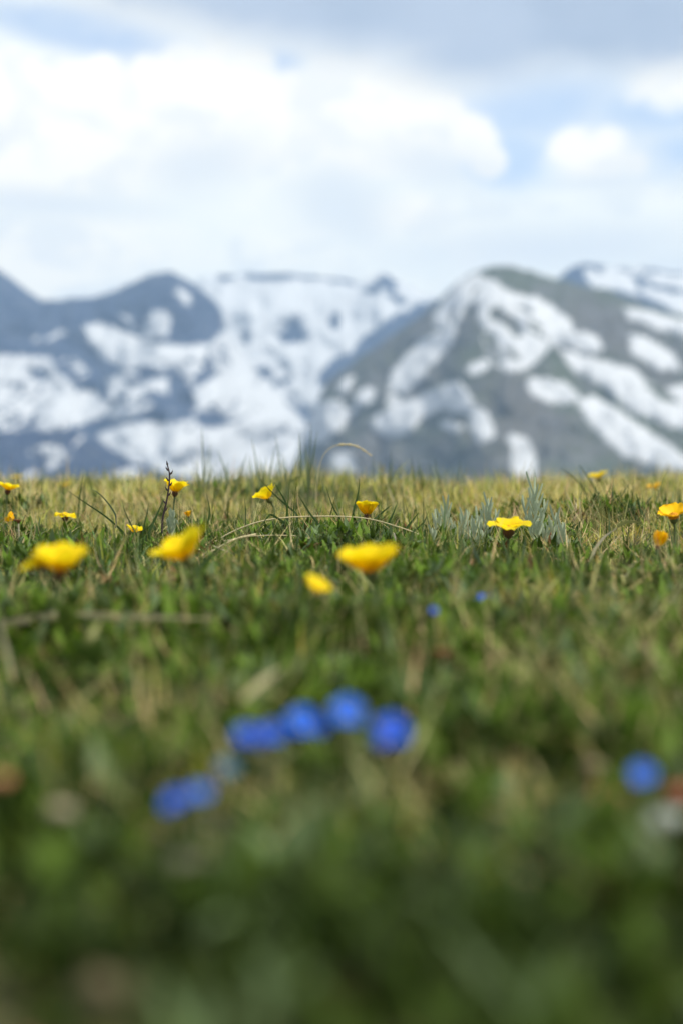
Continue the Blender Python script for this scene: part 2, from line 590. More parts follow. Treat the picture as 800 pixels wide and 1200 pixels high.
def mountain(name, label, mat, x0, x1, step, ridge, bottom, D0, slope, polys, holes, seed, relief=1.0,
             snow_off=None, tilt=0.0, warp=3.5, speck=True):
    """Ridge and slopes built as terrain at its real distance; snow lies on it as raised fields."""
    xs = np.arange(x0, x1 + step, step, dtype=float)
    rx, ry = np.array([p[0] for p in ridge], float), np.array([p[1] for p in ridge], float)
    rp = np.interp(xs, rx, ry)
    rp = rp + 2.0 * vnoise(xs, xs * 0, 17, seed) + 1.0 * vnoise(xs, xs * 0, 6, seed + 1)
    rp = rp + np.where((xs < -30) | (xs > 830), 14 * vnoise(xs, xs * 0 + 3, 80, seed + 4), 0)
    nv = int((bottom - rp.min()) / step)
    tv = np.linspace(0, 1, nv)
    PX = np.repeat(xs[None, :], nv, 0)
    PY = rp[None, :] + (bottom - rp[None, :]) * tv[:, None]
    Dr = D0 + tilt * (xs - 400)
    zr = (600 - rp) / F * Dr
    # distance so that the slope keeps its real angle
    k = (600 - PY) / F
    tanS = math.tan(R(slope))
    D = (Dr[None, :] - zr[None, :] / tanS) / (1 - k / tanS)
    fade = np.clip(tv * 6, 0, 1)[:, None]
    rel = (0.9 * fbm(PX * 1.0 + PY * 0.7, PY * 0.35, 70, 3, seed + 7) * 120 + fbm(PX, PY, 26, 4, seed + 9) * 42)
    D = D + relief * rel * (0.15 + 0.85 * fade) * D0 / 5000
    X = (PX - 400) / F * D
    Z = CAMZ + k * D
    Y = D
    # back side, falling away behind the ridge
    nb = 14
    tb = np.linspace(1, 0, nb + 1)[:-1]
    Db = D[0][None, :] + tb[:, None] * (zr + 700)[None, :] / 2.2
    Zb = Z[0][None, :] - tb[:, None] * (zr + 700)[None, :] + 40 * tb[:, None] * (1 - tb[:, None]) * vnoise(PX[:nb] * 1.0, tb[:, None] * 400 + 0 * PX[:nb], 40, seed + 3)
    Xb = X[0][None, :] + 0 * Db
    AX = np.concatenate([Xb, X]); AY = np.concatenate([Db, Y]); AZ_ = np.concatenate([Zb, Z])
    nr, nc = AX.shape
    co = np.stack([AX, AY, AZ_], -1).reshape(-1, 3)
    jj, ii = np.meshgrid(np.arange(nr - 1), np.arange(nc - 1), indexing='ij')
    a = (jj * nc + ii).ravel()
    f = np.stack([a, a + nc, a + nc + 1, a + 1], -1)
    root = structure(link(name, np_mesh(name, co, f), mat))
    root['label'] = label
    # snow mask at face centres
    cx = (PX[:-1, :-1] + PX[1:, 1:]) / 2
    cy = (PY[:-1, :-1] + PY[1:, 1:]) / 2
    wx = cx + warp * fbm(cx, cy, 22, 3, seed + 31) + 1.5 * fbm(cx, cy, 7, 2, seed + 35)
    wy = cy + warp * 0.7 * fbm(cx, cy, 22, 3, seed + 41) + 1.5 * fbm(cx, cy, 7, 2, seed + 45)
    mask = np.zeros(cx.shape, bool)
    for p_ in polys:
        mask |= in_poly(wx, wy, p_)
    for p_ in holes:
        mask &= ~in_poly(wx, wy, p_)
    # rock ribs show through the snow and thin snow lies in the cracks of the rock
    sg = 1.0 if x0 < 0 else -1.0
    ua, va = cx * 0.5 + sg * cy * 0.9, cy * 0.5 - sg * cx * 0.9
    if speck:
        mask &= ~((np.abs(fbm(ua, va * 0.35, 26, 3, seed + 61)) < 0.09) & (fbm(cx, cy, 40, 2, seed + 63) > 0.0))
        mask |= (fbm(ua, va * 0.4, 13, 3, seed + 65) > 0.82) & (fbm(cx, cy, 60, 2, seed + 67) > 0.0) & (cy > rp.min() + 40)
    out = (cx < -20) | (cx > 820)
    streak = fbm(cx * 0.8 + cy * (0.9 if cx.mean() < 300 else -0.9), cy * 0.5 + cx * 0.25, 46, 4, seed + 51) > (snow_off if snow_off is not None else 9)
    mask = np.where(out, streak, mask)
    mask = mask & (cy < bottom - 3)
    # connected fields (label by repeated minimum)
    lab = np.where(mask, np.arange(mask.size).reshape(mask.shape) + 1, 0)
    big = mask.size + 5
    L = np.where(mask, lab, big)
    for _ in range(3000):
        P = np.pad(L, 1, constant_values=big)
        M = np.minimum.reduce([L, P[:-2, 1:-1], P[2:, 1:-1], P[1:-1, :-2], P[1:-1, 2:]])
        M = np.where(mask, M, big)
        # pointer jumping speeds the spread
        flat = M.ravel()
        idx = np.clip(flat - 1, 0, flat.size - 1)
        jump = np.where(mask.ravel(), np.minimum(flat, flat[idx]), big).reshape(M.shape)
        if np.array_equal(jump, L):
            break
        L = jump
    ids, cnt = np.unique(L[mask], return_counts=True)
    order = np.argsort(-cnt)
    small = []
    for q, o_ in enumerate(order):
        sel = (L == ids[o_])
        if cnt[o_] * step * step < 70 or q >= 60:
            small.append(ids[o_])
            continue
        snow_part(root, 'snowfield', sel, co, nb, nc, D0)
    if small:
        sel = np.isin(L, small)
        o = snow_part(root, 'snow_patches', sel, co, nb, nc, D0)
        o['kind'] = 'stuff'
    return root


def snow_part(root, name, sel, co, nb, nc, D0):
    j, i = np.nonzero(sel)
    a = (j + nb) * nc + i
    f = np.stack([a, a + nc, a + nc + 1, a + 1], -1)
    used, inv = np.unique(f, return_inverse=True)
    inv = inv.reshape(f.shape)
    cnt = np.bincount(inv.ravel(), minlength=len(used))
    v = co[used].copy()
    lift = np.where(cnt >= 4, 5.0, 0.6)
    v[:, 2] += lift
    v[:, 1] -= lift * 1.2
    return link(name, np_mesh(name, v, inv), m_snow, root)


def Z4(*pts):   # traced in the enlarged left half
    return [(x / 2.0, 290 + y / 2.0) for x, y in pts]


def Z5(*pts):
    return [(400 + x / 2.0, 290 + y / 2.0) for x, y in pts]


def ell(cx, cy, rx, ry, rot=0):
    c, s = math.cos(R(rot)), math.sin(R(rot))
    return [(cx + rx * math.cos(q) * c - ry * math.sin(q) * s, cy + rx * math.cos(q) * s + ry * math.sin(q) * c)
            for q in np.linspace(0, 2 * math.pi, 15)[:-1]]


# snowy cirque at the back
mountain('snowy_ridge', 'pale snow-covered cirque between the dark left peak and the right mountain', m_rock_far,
         120, 620, 2.6,
         [(120, 360), (200, 350), (235, 328), (260, 322), (285, 322), (320, 319), (345, 322), (370, 324), (400, 326), (420, 331),
          (432, 326), (447, 319), (460, 325), (485, 337), (510, 350), (540, 366), (620, 400)],
         640, 6600, 40,
         [[(100, 300), (640, 300), (640, 600), (100, 600)]],
         [[(326, 392), (334, 380), (346, 374), (356, 382), (364, 396), (352, 403), (336, 402)], [(282, 392), (290, 384), (294, 400), (286, 408)], ell(264, 325, 10, 5), [(276, 318), (330, 312), (372, 318), (420, 324), (418, 333), (392, 331), (366, 330), (330, 327), (288, 330)],
          ell(393, 376, 8, 10, 20), ell(400, 432, 34, 13, -32), ell(306, 440, 15, 10), Z5((40, 112), (70, 80), (95, 60), (125, 78), (118, 102), (100, 92), (80, 112)),
          [(425, 396), (480, 362), (520, 345), (545, 352), (470, 420), (400, 450), (380, 440)],
          ell(340, 482, 34, 3.5, 8), ell(292, 468, 22, 3.5, 40), ell(392, 466, 16, 6, -50), ell(330, 448, 14, 3, -15), ell(465, 350, 16, 4, 30)],
         100, 0.7, speck=False)
# dark blue peaks on the left
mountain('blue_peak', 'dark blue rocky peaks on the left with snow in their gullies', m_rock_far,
         -520, 420, 2.6,
         [(-520, 330), (-420, 350), (-300, 312), (-200, 340), (-90, 300), (-30, 300), (0, 318), (22, 335), (50, 351), (75, 351), (110, 346),
          (140, 338), (160, 328), (178, 320), (200, 317), (222, 329), (245, 345), (259, 360), (266, 380), (280, 410), (300, 436),
          (340, 470), (420, 520)],
         640, 5400, 36,
         [Z4((-60, 245), (60, 250), (110, 262), (150, 300), (175, 330), (225, 340), (255, 370), (235, 400), (150, 425), (100, 437), (0, 440), (-60, 445)),
          ell(88, 432, 17, 10, 28),
          Z4((200, 182), (240, 178), (300, 200), (350, 225), (400, 225), (470, 232), (496, 228), (530, 190), (700, 400), (900, 560), (900, 700), (300, 700),
             (420, 490), (400, 420), (450, 400), (455, 355), (440, 320), (410, 285), (385, 285), (345, 275), (290, 292), (265, 262), (235, 252), (215, 215)),
          Z4((285, 160), (330, 175), (385, 145), (400, 175), (390, 205), (350, 208), (310, 190)),
          ell(214, 348, 4, 11, -25),
          Z4((250, 310), (300, 290), (345, 315), (390, 300), (400, 345), (350, 380), (300, 400), (255, 400), (235, 375), (260, 350)),
          Z4((225, 450), (260, 425), (330, 410), (430, 412), (480, 425), (600, 430), (700, 500), (650, 540), (330, 540), (280, 480))],
         [ell(245, 490, 20, 11, 10), ell(190, 470, 22, 8, 30), Z4((385, 275), (420, 300), (455, 350), (450, 385), (400, 405), (350, 405), (395, 350)),
          ell(160, 448, 16, 5, -10), ell(47, 441, 10, 6, 10), ell(140, 470, 14, 4, -30)],
         200, 1.0, snow_off=0.25)
# far ridge on the right
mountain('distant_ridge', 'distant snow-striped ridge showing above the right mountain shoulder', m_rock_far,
         560, 1400, 3.2,
         [(560, 370), (630, 340), (655, 326), (670, 313), (690, 308), (712, 311), (735, 314), (752, 313), (780, 319), (810, 322),
          (900, 318), (1000, 345), (1150, 310), (1400, 350)],
         620, 6200, 30,
         [Z5((555, 62), (580, 45), (620, 48), (690, 52), (760, 62), (840, 68), (840, 180), (760, 140), (700, 118), (640, 100), (600, 98), (575, 85))],
         [ell(752, 327, 16, 4, 20), ell(700, 318, 12, 3, 30), ell(680, 323, 5, 5), ell(780, 338, 24, 4, 12)],
         300, 0.8, snow_off=0.0)
# nearer grey-green mountain on the right
mountain('tundra_mountain', 'grey-green mountain on the right with long slanting snowfields', m_rock_near,
         250, 1400, 2.6,
         [(250, 640), (320, 600), (345, 545), (362, 490), (384, 445), (410, 428), (440, 407), (470, 386), (500, 362), (520, 345), (538, 328), (555, 317),
          (575, 312), (602, 314), (625, 319), (650, 327), (680, 334), (710, 341), (750, 356), (800, 370), (860, 392), (1000, 400),
          (1150, 380), (1400, 420)],
         660, 3900, 31,
         [Z5((250, 105), (280, 78), (312, 62), (345, 78), (400, 105), (460, 118), (500, 145), (532, 168), (548, 196), (600, 208), (614, 240), (570, 247), (520, 228),
             (490, 232), (470, 262), (420, 292), (380, 292), (352, 262), (330, 215), (338, 190), (318, 165), (322, 128), (300, 125), (285, 150),
             (262, 190), (222, 192), (212, 162)),
          Z5((225, 198), (270, 188), (255, 230), (205, 280), (172, 320), (140, 347), (104, 337), (108, 305), (150, 255), (190, 215)),
          Z5((65, 408), (110, 375), (180, 350), (240, 325), (275, 315), (300, 345), (305, 365), (340, 388), (362, 440), (330, 458), (300, 430), (292, 395), (230, 380), (190, 400),
             (150, 440), (110, 445), (80, 430)),
          ell(428, 466, 16, 8, -40), ell(406, 450, 13, 6, -45), ell(528, 500, 13, 6, 20), ell(560, 430, 14, 7, -30), ell(460, 470, 8, 6),
          ell(645, 458, 31, 14, 17),
          Z5((385, 442), (430, 442), (455, 500), (452, 540), (402, 540), (395, 480)),
          Z5((545, 352), (590, 346), (645, 382), (705, 424), (765, 462), (830, 512), (815, 536), (735, 518), (660, 488), (612, 448), (572, 402)),
          Z5((510, 238), (560, 250), (625, 270), (685, 284), (725, 322), (765, 352), (850, 366), (850, 445), (735, 410), (690, 390), (640, 354), (592, 314), (532, 280)),
          Z5((668, 200), (720, 213), (780, 252), (792, 288), (740, 282), (680, 252)),
          Z5((655, 138), (720, 150), (850, 178), (850, 222), (740, 192), (670, 165)),
          Z5((750, 330), (800, 320), (850, 330), (850, 372), (790, 365)),
          ell(402, 545, 16, 14), [(352, 505), (360, 480), (378, 468), (398, 470), (408, 486), (400, 505), (380, 516), (362, 520)], ell(410, 486, 12, 5, -40), ell(520, 470, 10, 4, -20)],
         [[(572, 362), (584, 360), (600, 372), (612, 392), (604, 396), (588, 380), (575, 374)], [(566, 390), (576, 388), (582, 408), (592, 424), (584, 426), (572, 410)], ell(630, 392, 16, 2.5, 34), ell(612, 362, 13, 2, 30), ell(528, 372, 10, 3, -62), ell(556, 340, 9, 2, -48), ell(600, 415, 12, 4, 30), ell(625, 380, 10, 3, 30), ell(775, 463, 24, 4, 30)],
         400, 0.75, snow_off=0.35, tilt=-0.3, warp=1.6, speck=False)
# low dark spur in front at the left
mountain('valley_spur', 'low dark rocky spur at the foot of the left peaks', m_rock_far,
         -520, 300, 3.0,
         [(-520, 480), (-300, 500), (-100, 496), (0, 506), (50, 505), (90, 508), (120, 522), (150, 540), (220, 560), (300, 590)],
         650, 3300, 24,
         [ell(62, 529, 15, 7, 8), ell(150, 556, 20, 6)], [], 500, 0.8, snow_off=0.45)

# ------------------------------------------------------------------ air
hz = bpy.data.materials.new('mountain_air')
hz.use_nodes = True
n, l = nt(hz)
n.clear()
o_ = n.new('ShaderNodeOutputMaterial')
pv = n.new('ShaderNodeVolumePrincipled')
pv.inputs['Color'].default_value = (0.42, 0.65, 1.0, 1)
pv.inputs['Density'].default_value = 9.0e-5
pv.inputs['Anisotropy'].default_value = 0.0
l.new(pv.outputs[0], o_.inputs['Volume'])
zb, zt = -720.0, 1420.0
hx, hy0, hy1 = 5400.0, -7700.0, 8400.0
hv = [(x, y, z) for z in (zb, zt) for y in (hy0, hy1) for x in (-hx, hx)]
hf = [(0, 2, 3, 1), (4, 5, 7, 6), (0, 1, 5, 4), (2, 6, 7, 3), (0, 4, 6, 2), (1, 3, 7, 5)]
haze = link('haze', py_mesh('haze', hv, hf, False), hz)
haze['kind'] = 'stuff'
haze['label'] = 'thin blue mountain air between the meadow and the peaks'

# ------------------------------------------------------------------ turf
GREEN_D = np.array([0.038, 0.068, 0.010])
GREEN_M = np.array([0.095, 0.150, 0.018])
GREEN_G = np.array([0.105, 0.155, 0.068])
OLIVE = np.array([0.22, 0.24, 0.036])
YOLIVE = np.array([0.42, 0.37, 0.075])
STRAW = np.array([0.56, 0.46, 0.22])


def ground_px(x, y, h=0.02):
    """Where a plant top at (x, y) lies in the photo; used to follow its drier and greener patches."""
    z = zg(x, y) + h
    return 400 + x / np.maximum(y, .05) * F, 600 - (z - CAMZ) / np.maximum(y, .05) * F


def dryness(x, y):
    px, py = ground_px(x, y)
    d = np.interp(y, [0, .3, .45, .6, .75, .9, 1.1, 1.35, 1.7, 2.2], [.16, .22, .38, .36, .23, .20, .26, .55, .80, .85])
    d = d + 0.22 * np.clip((px - 560) / 200, 0, 1) * np.clip((y - 0.4) / 0.2, 0, 1)
    for cx, cy, rx_, ry_, a in ((230, 820, 60, 50, .45), (130, 725, 130, 12, .35), (700, 770, 150, 60, .55), (340, 770, 60, 40, .25), (110, 770, 90, 40, -.3),
                                (60, 850, 60, 50, -.1), (250, 1090, 150, 40, .6), (560, 890, 60, 40, .2), (640, 940, 120, 30, .35),
                                (290, 648, 62, 28, .5), (690, 600, 70, 40, .5), (480, 1000, 200, 60, -.2), (600, 1180, 120, 60, .1),
                                (110, 1150, 70, 50, .6), (420, 700, 200, 20, -.1), (150, 680, 160, 30, -.15)):
        d = d + a * np.exp(-((px - cx) / rx_) ** 2 - ((py - cy) / ry_) ** 2)
    d = d + 0.28 * vnoise(x, y, 0.09, 71) + 0.16 * vnoise(x, y, 0.03, 72)
    return np.clip(d, 0, 1)


def bare(x, y):
    """1 where the soil shows."""
    px, py = ground_px(x, y, 0.008)
    b = np.zeros_like(x)
    for cx, cy, rx_, ry_, a in ((30, 880, 60, 50, .8), (200, 1000, 70, 22, .9), (700, 925, 90, 28, .95), (205, 780, 60, 26, .5), (395, 1170, 60, 40, .8),
                                (520, 945, 60, 18, .5), (110, 930, 60, 22, .7), (730, 700, 14, 8, .8), (265, 860, 30, 16, .5), (790, 985, 40, 30, .7)):
        b = np.maximum(b, a * np.exp(-((px - cx) / rx_) ** 2 - ((py - cy) / ry_) ** 2))
    b = np.maximum(b, 0.8 * (vnoise(x, y, 0.035, 81) > 0.50))
    return b


def pick_colour(x, y, n):
    dry = dryness(x, y)
    u = rng.random(n)
    v = rng.random(n)[:, None]
    g = np.where(vnoise(x, y, 0.06, 91)[:, None] + 0.8 * (v - 0.5) > 0.0, GREEN_M, GREEN_D)
    g = np.where((rng.random(n) < 0.36)[:, None], GREEN_G, g)
    c = np.where((u < dry * 0.95)[:, None], OLIVE, g)
    c = np.where((u < dry * 0.55)[:, None], YOLIVE, c)
    c = np.where((u < dry * 0.22)[:, None], STRAW, c)
    c = c * (0.72 + 0.56 * rng.random((n, 1))) * (1 + 0.12 * rng.standard_normal((n, 3)))
    c = c * np.interp(y, [0.2, 0.45, 0.7, 1.2, 1.6], [0.68, 1.05, 1.28, 1.25, 1.38])[:, None]      # near plants painted darker, for vignetting and shade deep in the grass
    return np.clip(c, 0.004, 0.8), dry


def scatter_view(n, d0, d1, margin=190):
    y = np.sqrt(rng.uniform(d0 ** 2, d1 ** 2, n))
    x = (rng.uniform(-margin, 800 + margin, n) - 400) / F * y
    return x, y


def scatter_around(n):
    """The meadow outside the frame: densest beside the part in view, thinning outwards."""
    k = int(n * 0.8)
    y = rng.uniform(-0.35, 3.0, k)
    edge = np.clip(y, 0.03, None) * (585 / F)
    x = (edge + np.minimum(rng.exponential(0.33, k), 1.6)) * np.where(rng.random(k) < 0.5, -1, 1)
    x2 = rng.uniform(-1.8, 1.8, n - k)
    y2 = rng.uniform(-0.9, 4.0, n - k)
    x, y = np.concatenate([x, x2]), np.concatenate([y, y2])
    inside = (y > 0.05) & (np.abs(x) < (585 / F) * y) & (y < 2.75)
    q = ~inside & (np.hypot(x, y) > 0.10)
    return x[q], y[q]


m_turf = mat_attr('turf_blades', 0.6, 0.42, 0.10)
m_leaf = mat_attr('small_leaves', 0.6, 0.30, 0.12)
m_straw = mat_attr('dry_straw', 0.7, 0.25, 0.2)


def turf(n, d0, d1, hrange, wrange, segs, around=False, keep=1.0):
    x, y = scatter_around(n) if around else scatter_view(n, d0, d1)
    k = rng.random(len(x)) > bare(x, y) * keep
    x, y = x[k], y[k]
    m = len(x)
    c, dry = pick_colour(x, y, m)
    h = rng.uniform(*hrange, m) * (0.85 + 0.3 * vnoise(x, y, 0.07, 33)) * (0.85 + 0.45 * vnoise(x, y, 0.022, 34))
    h = h * np.interp(y, [0.1, 0.3, 0.6, 1.0], [0.55, 0.8, 1.0, 1.0])
    h = h * (1 + np.clip(y - 1.3, 0, 0.6) * 1.1 * vnoise(x, y, 0.06, 36))
    w = rng.uniform(*wrange, m)
    az = rng.uniform(0, 2 * np.pi, m)
    lean = np.abs(rng.normal(0.2, 0.38, m))
    curl = rng.normal(0.9, 0.8, m)
    tip = np.where((rng.random(m) < np.interp(y, [0.3, 0.7, 1.3], [0.02, 0.12, 0.30]))[:, None], STRAW * 0.8, c)
    root = np.stack([x, y, zg(x, y) - 0.002], -1)
    return blades(root, h, w, az, lean, curl, c, segs, tip_tint=tip)


parts = [turf(52000, 0.75, 1.6, (0.012, 0.036), (0.0006, 0.0013), 4),
         turf(62000, 1.6, 2.75, (0.014, 0.040), (0.0009, 0.0018), 3),
         turf(20000, 0.3, 0.75, (0.012, 0.034), (0.0009, 0.0020), 4),
         turf(3500, 0.07, 0.3, (0.010, 0.028), (0.0010, 0.0024), 5),
         turf(88000, 0, 0, (0.016, 0.040), (0.0018, 0.0032), 3, around=True)]
v, f, t_ = join(parts)
g = link('grass', np_mesh('grass', v, f, t_), m_turf)
g['kind'] = 'stuff'
g['label'] = 'short green and yellowing alpine grass covering the meadow'


# taller, darker blades poking out of the turf
def sward(n, d0, d1):
    x, y = scatter_view(n, d0, d1, 150)
    k = vnoise(x, y, 0.11, 44) + 0.5 * rng.random(len(x)) > 0.15
    x, y = x[k], y[k]
    m = len(x)
    c = np.where((rng.random(m) < 0.6)[:, None], GREEN_D * 1.15, GREEN_G * 0.85) * (0.75 + 0.5 * rng.random((m, 1)))
    h = rng.uniform(0.030, 0.058, m) * np.interp(y, [0.2, 0.6, 1.5, 2.2], [0.55, 0.8, 1.0, 0.8])
    w = rng.uniform(0.0012, 0.0021, m)
    root = np.stack([x, y, zg(x, y) - 0.002], -1)
    return blades(root, h, w, rng.uniform(0, 2 * np.pi, m), np.abs(rng.normal(0.2, 0.28, m)), rng.normal(0.25, 0.35, m), c, 4)


v, f, t_ = join([sward(1500, 0.75, 1.7), sward(1300, 1.6, 2.3), sward(500, 0.25, 0.75)])
g = link('tall_grass', np_mesh('tall_grass', v, f, t_), m_turf)
g['kind'] = 'stuff'
g['label'] = 'taller dark green grass blades poking out of the turf'


# matted dead grass
def thatch(n, d0, d1, around=False):
    x, y = scatter_around(n) if around else scatter_view(n, d0, d1)
    k = rng.random(len(x)) < (0.04 + 0.85 * dryness(x, y)) * np.clip((y - 0.15) / 0.3, 0.15, 1)
    x, y = x[k], y[k]
    m = len(x)
    c = STRAW * (0.45 + 0.75 * rng.random((m, 1))) * (1 + 0.08 * rng.standard_normal((m, 3)))
    h = rng.uniform(0.012, 0.042, m)
    w = rng.uniform(0.0004, 0.0010, m) * (1 + 0.8 * (y > 1.5))
    root = np.stack([x, y, zg(x, y) + rng.uniform(0.0, 0.014, m)], -1)
    return blades(root, h, w, rng.uniform(0, 2 * np.pi, m), rng.normal(1.15, 0.35, m), rng.normal(0.5, 1.1, m), np.clip(c, .02, .8), 6, tipw=0.3)


v, f, t_ = join([thatch(20000, 0.7, 1.6), thatch(9000, 1.6, 2.7), thatch(7000, 0.25, 0.7), thatch(24000, 0, 0, True)])
g = link('dead_grass', np_mesh('dead_grass', v, f, t_), m_straw)
g['kind'] = 'stuff'
g['label'] = 'matted pale dead grass between the green blades'


# low leafy ground cover: small oval leaves in rosettes
def leafy(n, d0, d1, size, around=False):
    x, y = scatter_around(n) if around else scatter_view(n, d0, d1)
    k = (rng.random(len(x)) > bare(x, y)) & (vnoise(x, y, 0.12, 55) + 0.9 * rng.random(len(x)) > np.interp(y, [0.5, 1.1, 1.5, 2.5], [0.0, 0.25, 0.75, 0.95]))
    x, y = x[k], y[k]
    m = len(x)
    per = 6 if not around else 4
    X = np.repeat(x, per) + rng.normal(0, 0.0015, m * per)
    Y = np.repeat(y, per) + rng.normal(0, 0.0015, m * per)
    base = np.where((rng.random(m) < 0.55)[:, None], GREEN_M * np.array([1.05, 1.15, 1.0]), GREEN_D)
    base = base * np.interp(y, [0.25, 0.45, 0.75], [0.55, 0.9, 1.0])[:, None]  # near rosettes darkened too, foreground shade put into the leaf colour
    base = np.where((rng.random(m) < 0.12)[:, None], GREEN_G, base)
    base = np.where(((rng.random(m) < 0.03) & (y > 0.6))[:, None], np.array([0.13, 0.06, 0.025]), base)
    c = np.repeat(base, per, 0) * (0.75 + 0.5 * rng.random((m * per, 1)))
    h = rng.uniform(size[0], size[1], m * per)
    w = h * rng.uniform(0.30, 0.5, m * per)
    root = np.stack([X, Y, zg(X, Y) + rng.uniform(0.001, 0.012, m * per)], -1)
    az = rng.uniform(0, 2 * np.pi, m * per)
    return blades(root, h, w, az, rng.uniform(0.2, 1.2, m * per), rng.uniform(-0.2, 0.8, m * per), c, 4, tipw=0.1, twist=rng.normal(0, 0.25, m * per))


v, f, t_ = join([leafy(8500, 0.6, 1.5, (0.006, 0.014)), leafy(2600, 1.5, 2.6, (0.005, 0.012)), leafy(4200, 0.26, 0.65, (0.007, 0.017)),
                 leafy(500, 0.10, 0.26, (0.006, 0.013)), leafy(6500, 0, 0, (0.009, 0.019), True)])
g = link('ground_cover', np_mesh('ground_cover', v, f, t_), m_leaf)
g['kind'] = 'stuff'
g['label'] = 'small green leaves of low alpine plants among the grass'


# gravel and crumbs on the bare spots
def icosa():
    ph = (1 + 5 ** .5) / 2
    vv = np.array([(-1, ph, 0), (1, ph, 0), (-1, -ph, 0), (1, -ph, 0), (0, -1, ph), (0, 1, ph), (0, -1, -ph), (0, 1, -ph), (ph, 0, -1), (ph, 0, 1), (-ph, 0, -1), (-ph, 0, 1)], float)
    ff = np.array([(0, 11, 5), (0, 5, 1), (0, 1, 7), (0, 7, 10), (0, 10, 11), (1, 5, 9), (5, 11, 4), (11, 10, 2), (10, 7, 6), (7, 1, 8),
                   (3, 9, 4), (3, 4, 2), (3, 2, 6), (3, 6, 8), (3, 8, 9), (4, 9, 5), (2, 4, 11), (6, 2, 10), (8, 6, 7), (9, 8, 1)])
    return vv / np.linalg.norm(vv[0]), ff


iv, if_ = icosa()
x, y = scatter_view(9000, 0.12, 2.0)
k = rng.random(len(x)) < 0.06 + bare(x, y)
x, y = x[k], y[k]
m = len(x)
s = rng.uniform(0.0007, 0.0026, m)
V = iv[None] * (0.7 + 0.6 * rng.random((m, 12, 1))) * s[:, None, None] * np.array([1.2, 1, 0.6])
a = rng.uniform(0, 2 * np.pi, m)
ca, sa = np.cos(a)[:, None], np.sin(a)[:, None]
V = np.stack([V[:, :, 0] * ca - V[:, :, 1] * sa, V[:, :, 0] * sa + V[:, :, 1] * ca, V[:, :, 2]], -1)
V += np.stack([x, y, zg(x, y) + s * 0.2], -1)[:, None, :]
Fc = (if_[None] + (np.arange(m) * 12)[:, None, None]).reshape(-1, 3)
pal = np.array([(0.20, 0.17, 0.14), (0.26, 0.13, 0.08), (0.11, 0.09, 0.07), (0.36, 0.33, 0.28)])
tint = np.repeat(pal[rng.choice(4, m, p=[.5, .08, .34, .08])], 12, 0)
g = link('gravel', np_mesh('gravel', V.reshape(-1, 3), Fc, tint, False), mat_attr('gravel_grains', 0.9, 0.0))
g['kind'] = 'stuff'
g['label'] = 'grey and reddish grit on the bare soil between plants'

# ------------------------------------------------------------------ yellow flowers
m_petal = mat_attr('yellow_petal', 0.5, 0.55, 0.15)
m_petal_o = mat_attr('golden_petal', 0.55, 0.35, 0.15)
m_disc = mat_plain('flower_centre', (0.62, 0.27, 0.012), 0.8, 0.4, 2500, 0.1, 1.0)
m_calyx = mat_plain('brown_calyx', (0.085, 0.035, 0.014), 0.7, 0.35, 900)
m_calyx_g = mat_plain('green_calyx', (0.10, 0.115, 0.035), 0.7, 0.3, 900)
m_stem = mat_plain('green_stem', (0.085, 0.115, 0.040), 0.6, 0.2, 400, 0.15)


def petal_ob(v, f, nw, mat, parent, c0, c1):
    me = py_mesh('petal', v, f)
    rows = len(v) // nw
    at_ = me.attributes.new('tint', 'FLOAT_COLOR', 'POINT')
    buf = []
    sh = random.uniform(0.93, 1.05)
    for i in range(rows):
        k = (i / (rows - 1)) ** 0.55
        for j in range(nw):
            vein = 1.0 - (0.10 if j % 2 else 0.0) * (1 - k * 0.4)
            buf += [(a_ * (1 - k) + b_ * k) * sh * vein for a_, b_ in zip(c0, c1)] + [1.0]
    at_.data.foreach_set('color', buf)
    return link('petal', me, mat, parent)


def petal_mesh(L, Wd, cup, rnd, nt_=6, nw=5, notch=0.12, droop=0.0):
    """One petal from its claw at the origin outwards along +X, curved upward by cup."""
    vs, fs = [], []
    x = z = 0.0
    for i in range(nt_ + 1):
        t = i / nt_
        ang = cup * (1.1 - 0.75 * t) - droop * t * t
        if i:
            x += L / nt_ * math.cos(ang)
            z += L / nt_ * math.sin(ang)
        w = Wd * 0.5 * (0.22 + 0.78 * math.sin(math.pi * min(1, 0.08 + t * 0.70)) ** 0.8) * (1 if t < 0.99 else 0.80)
        for j in range(nw):
            u = j / (nw - 1) * 2 - 1
            e = notch * L * (t ** 3) * (abs(u) ** 2 * 1.2 - 0.55 * math.exp(-(u / 0.25) ** 2) * -1)
            ruf = 0.035 * L * math.sin(u * 5 + rnd * 7) * t * t
            vs.append(Vector((x - e, w * u, z + (0.10 * Wd) * u * u + ruf)))
    for i in range(nt_):
        for j in range(nw - 1):
            a = i * nw + j
            fs.append((a, a + nw, a + nw + 1, a + 1))
    return vs, fs


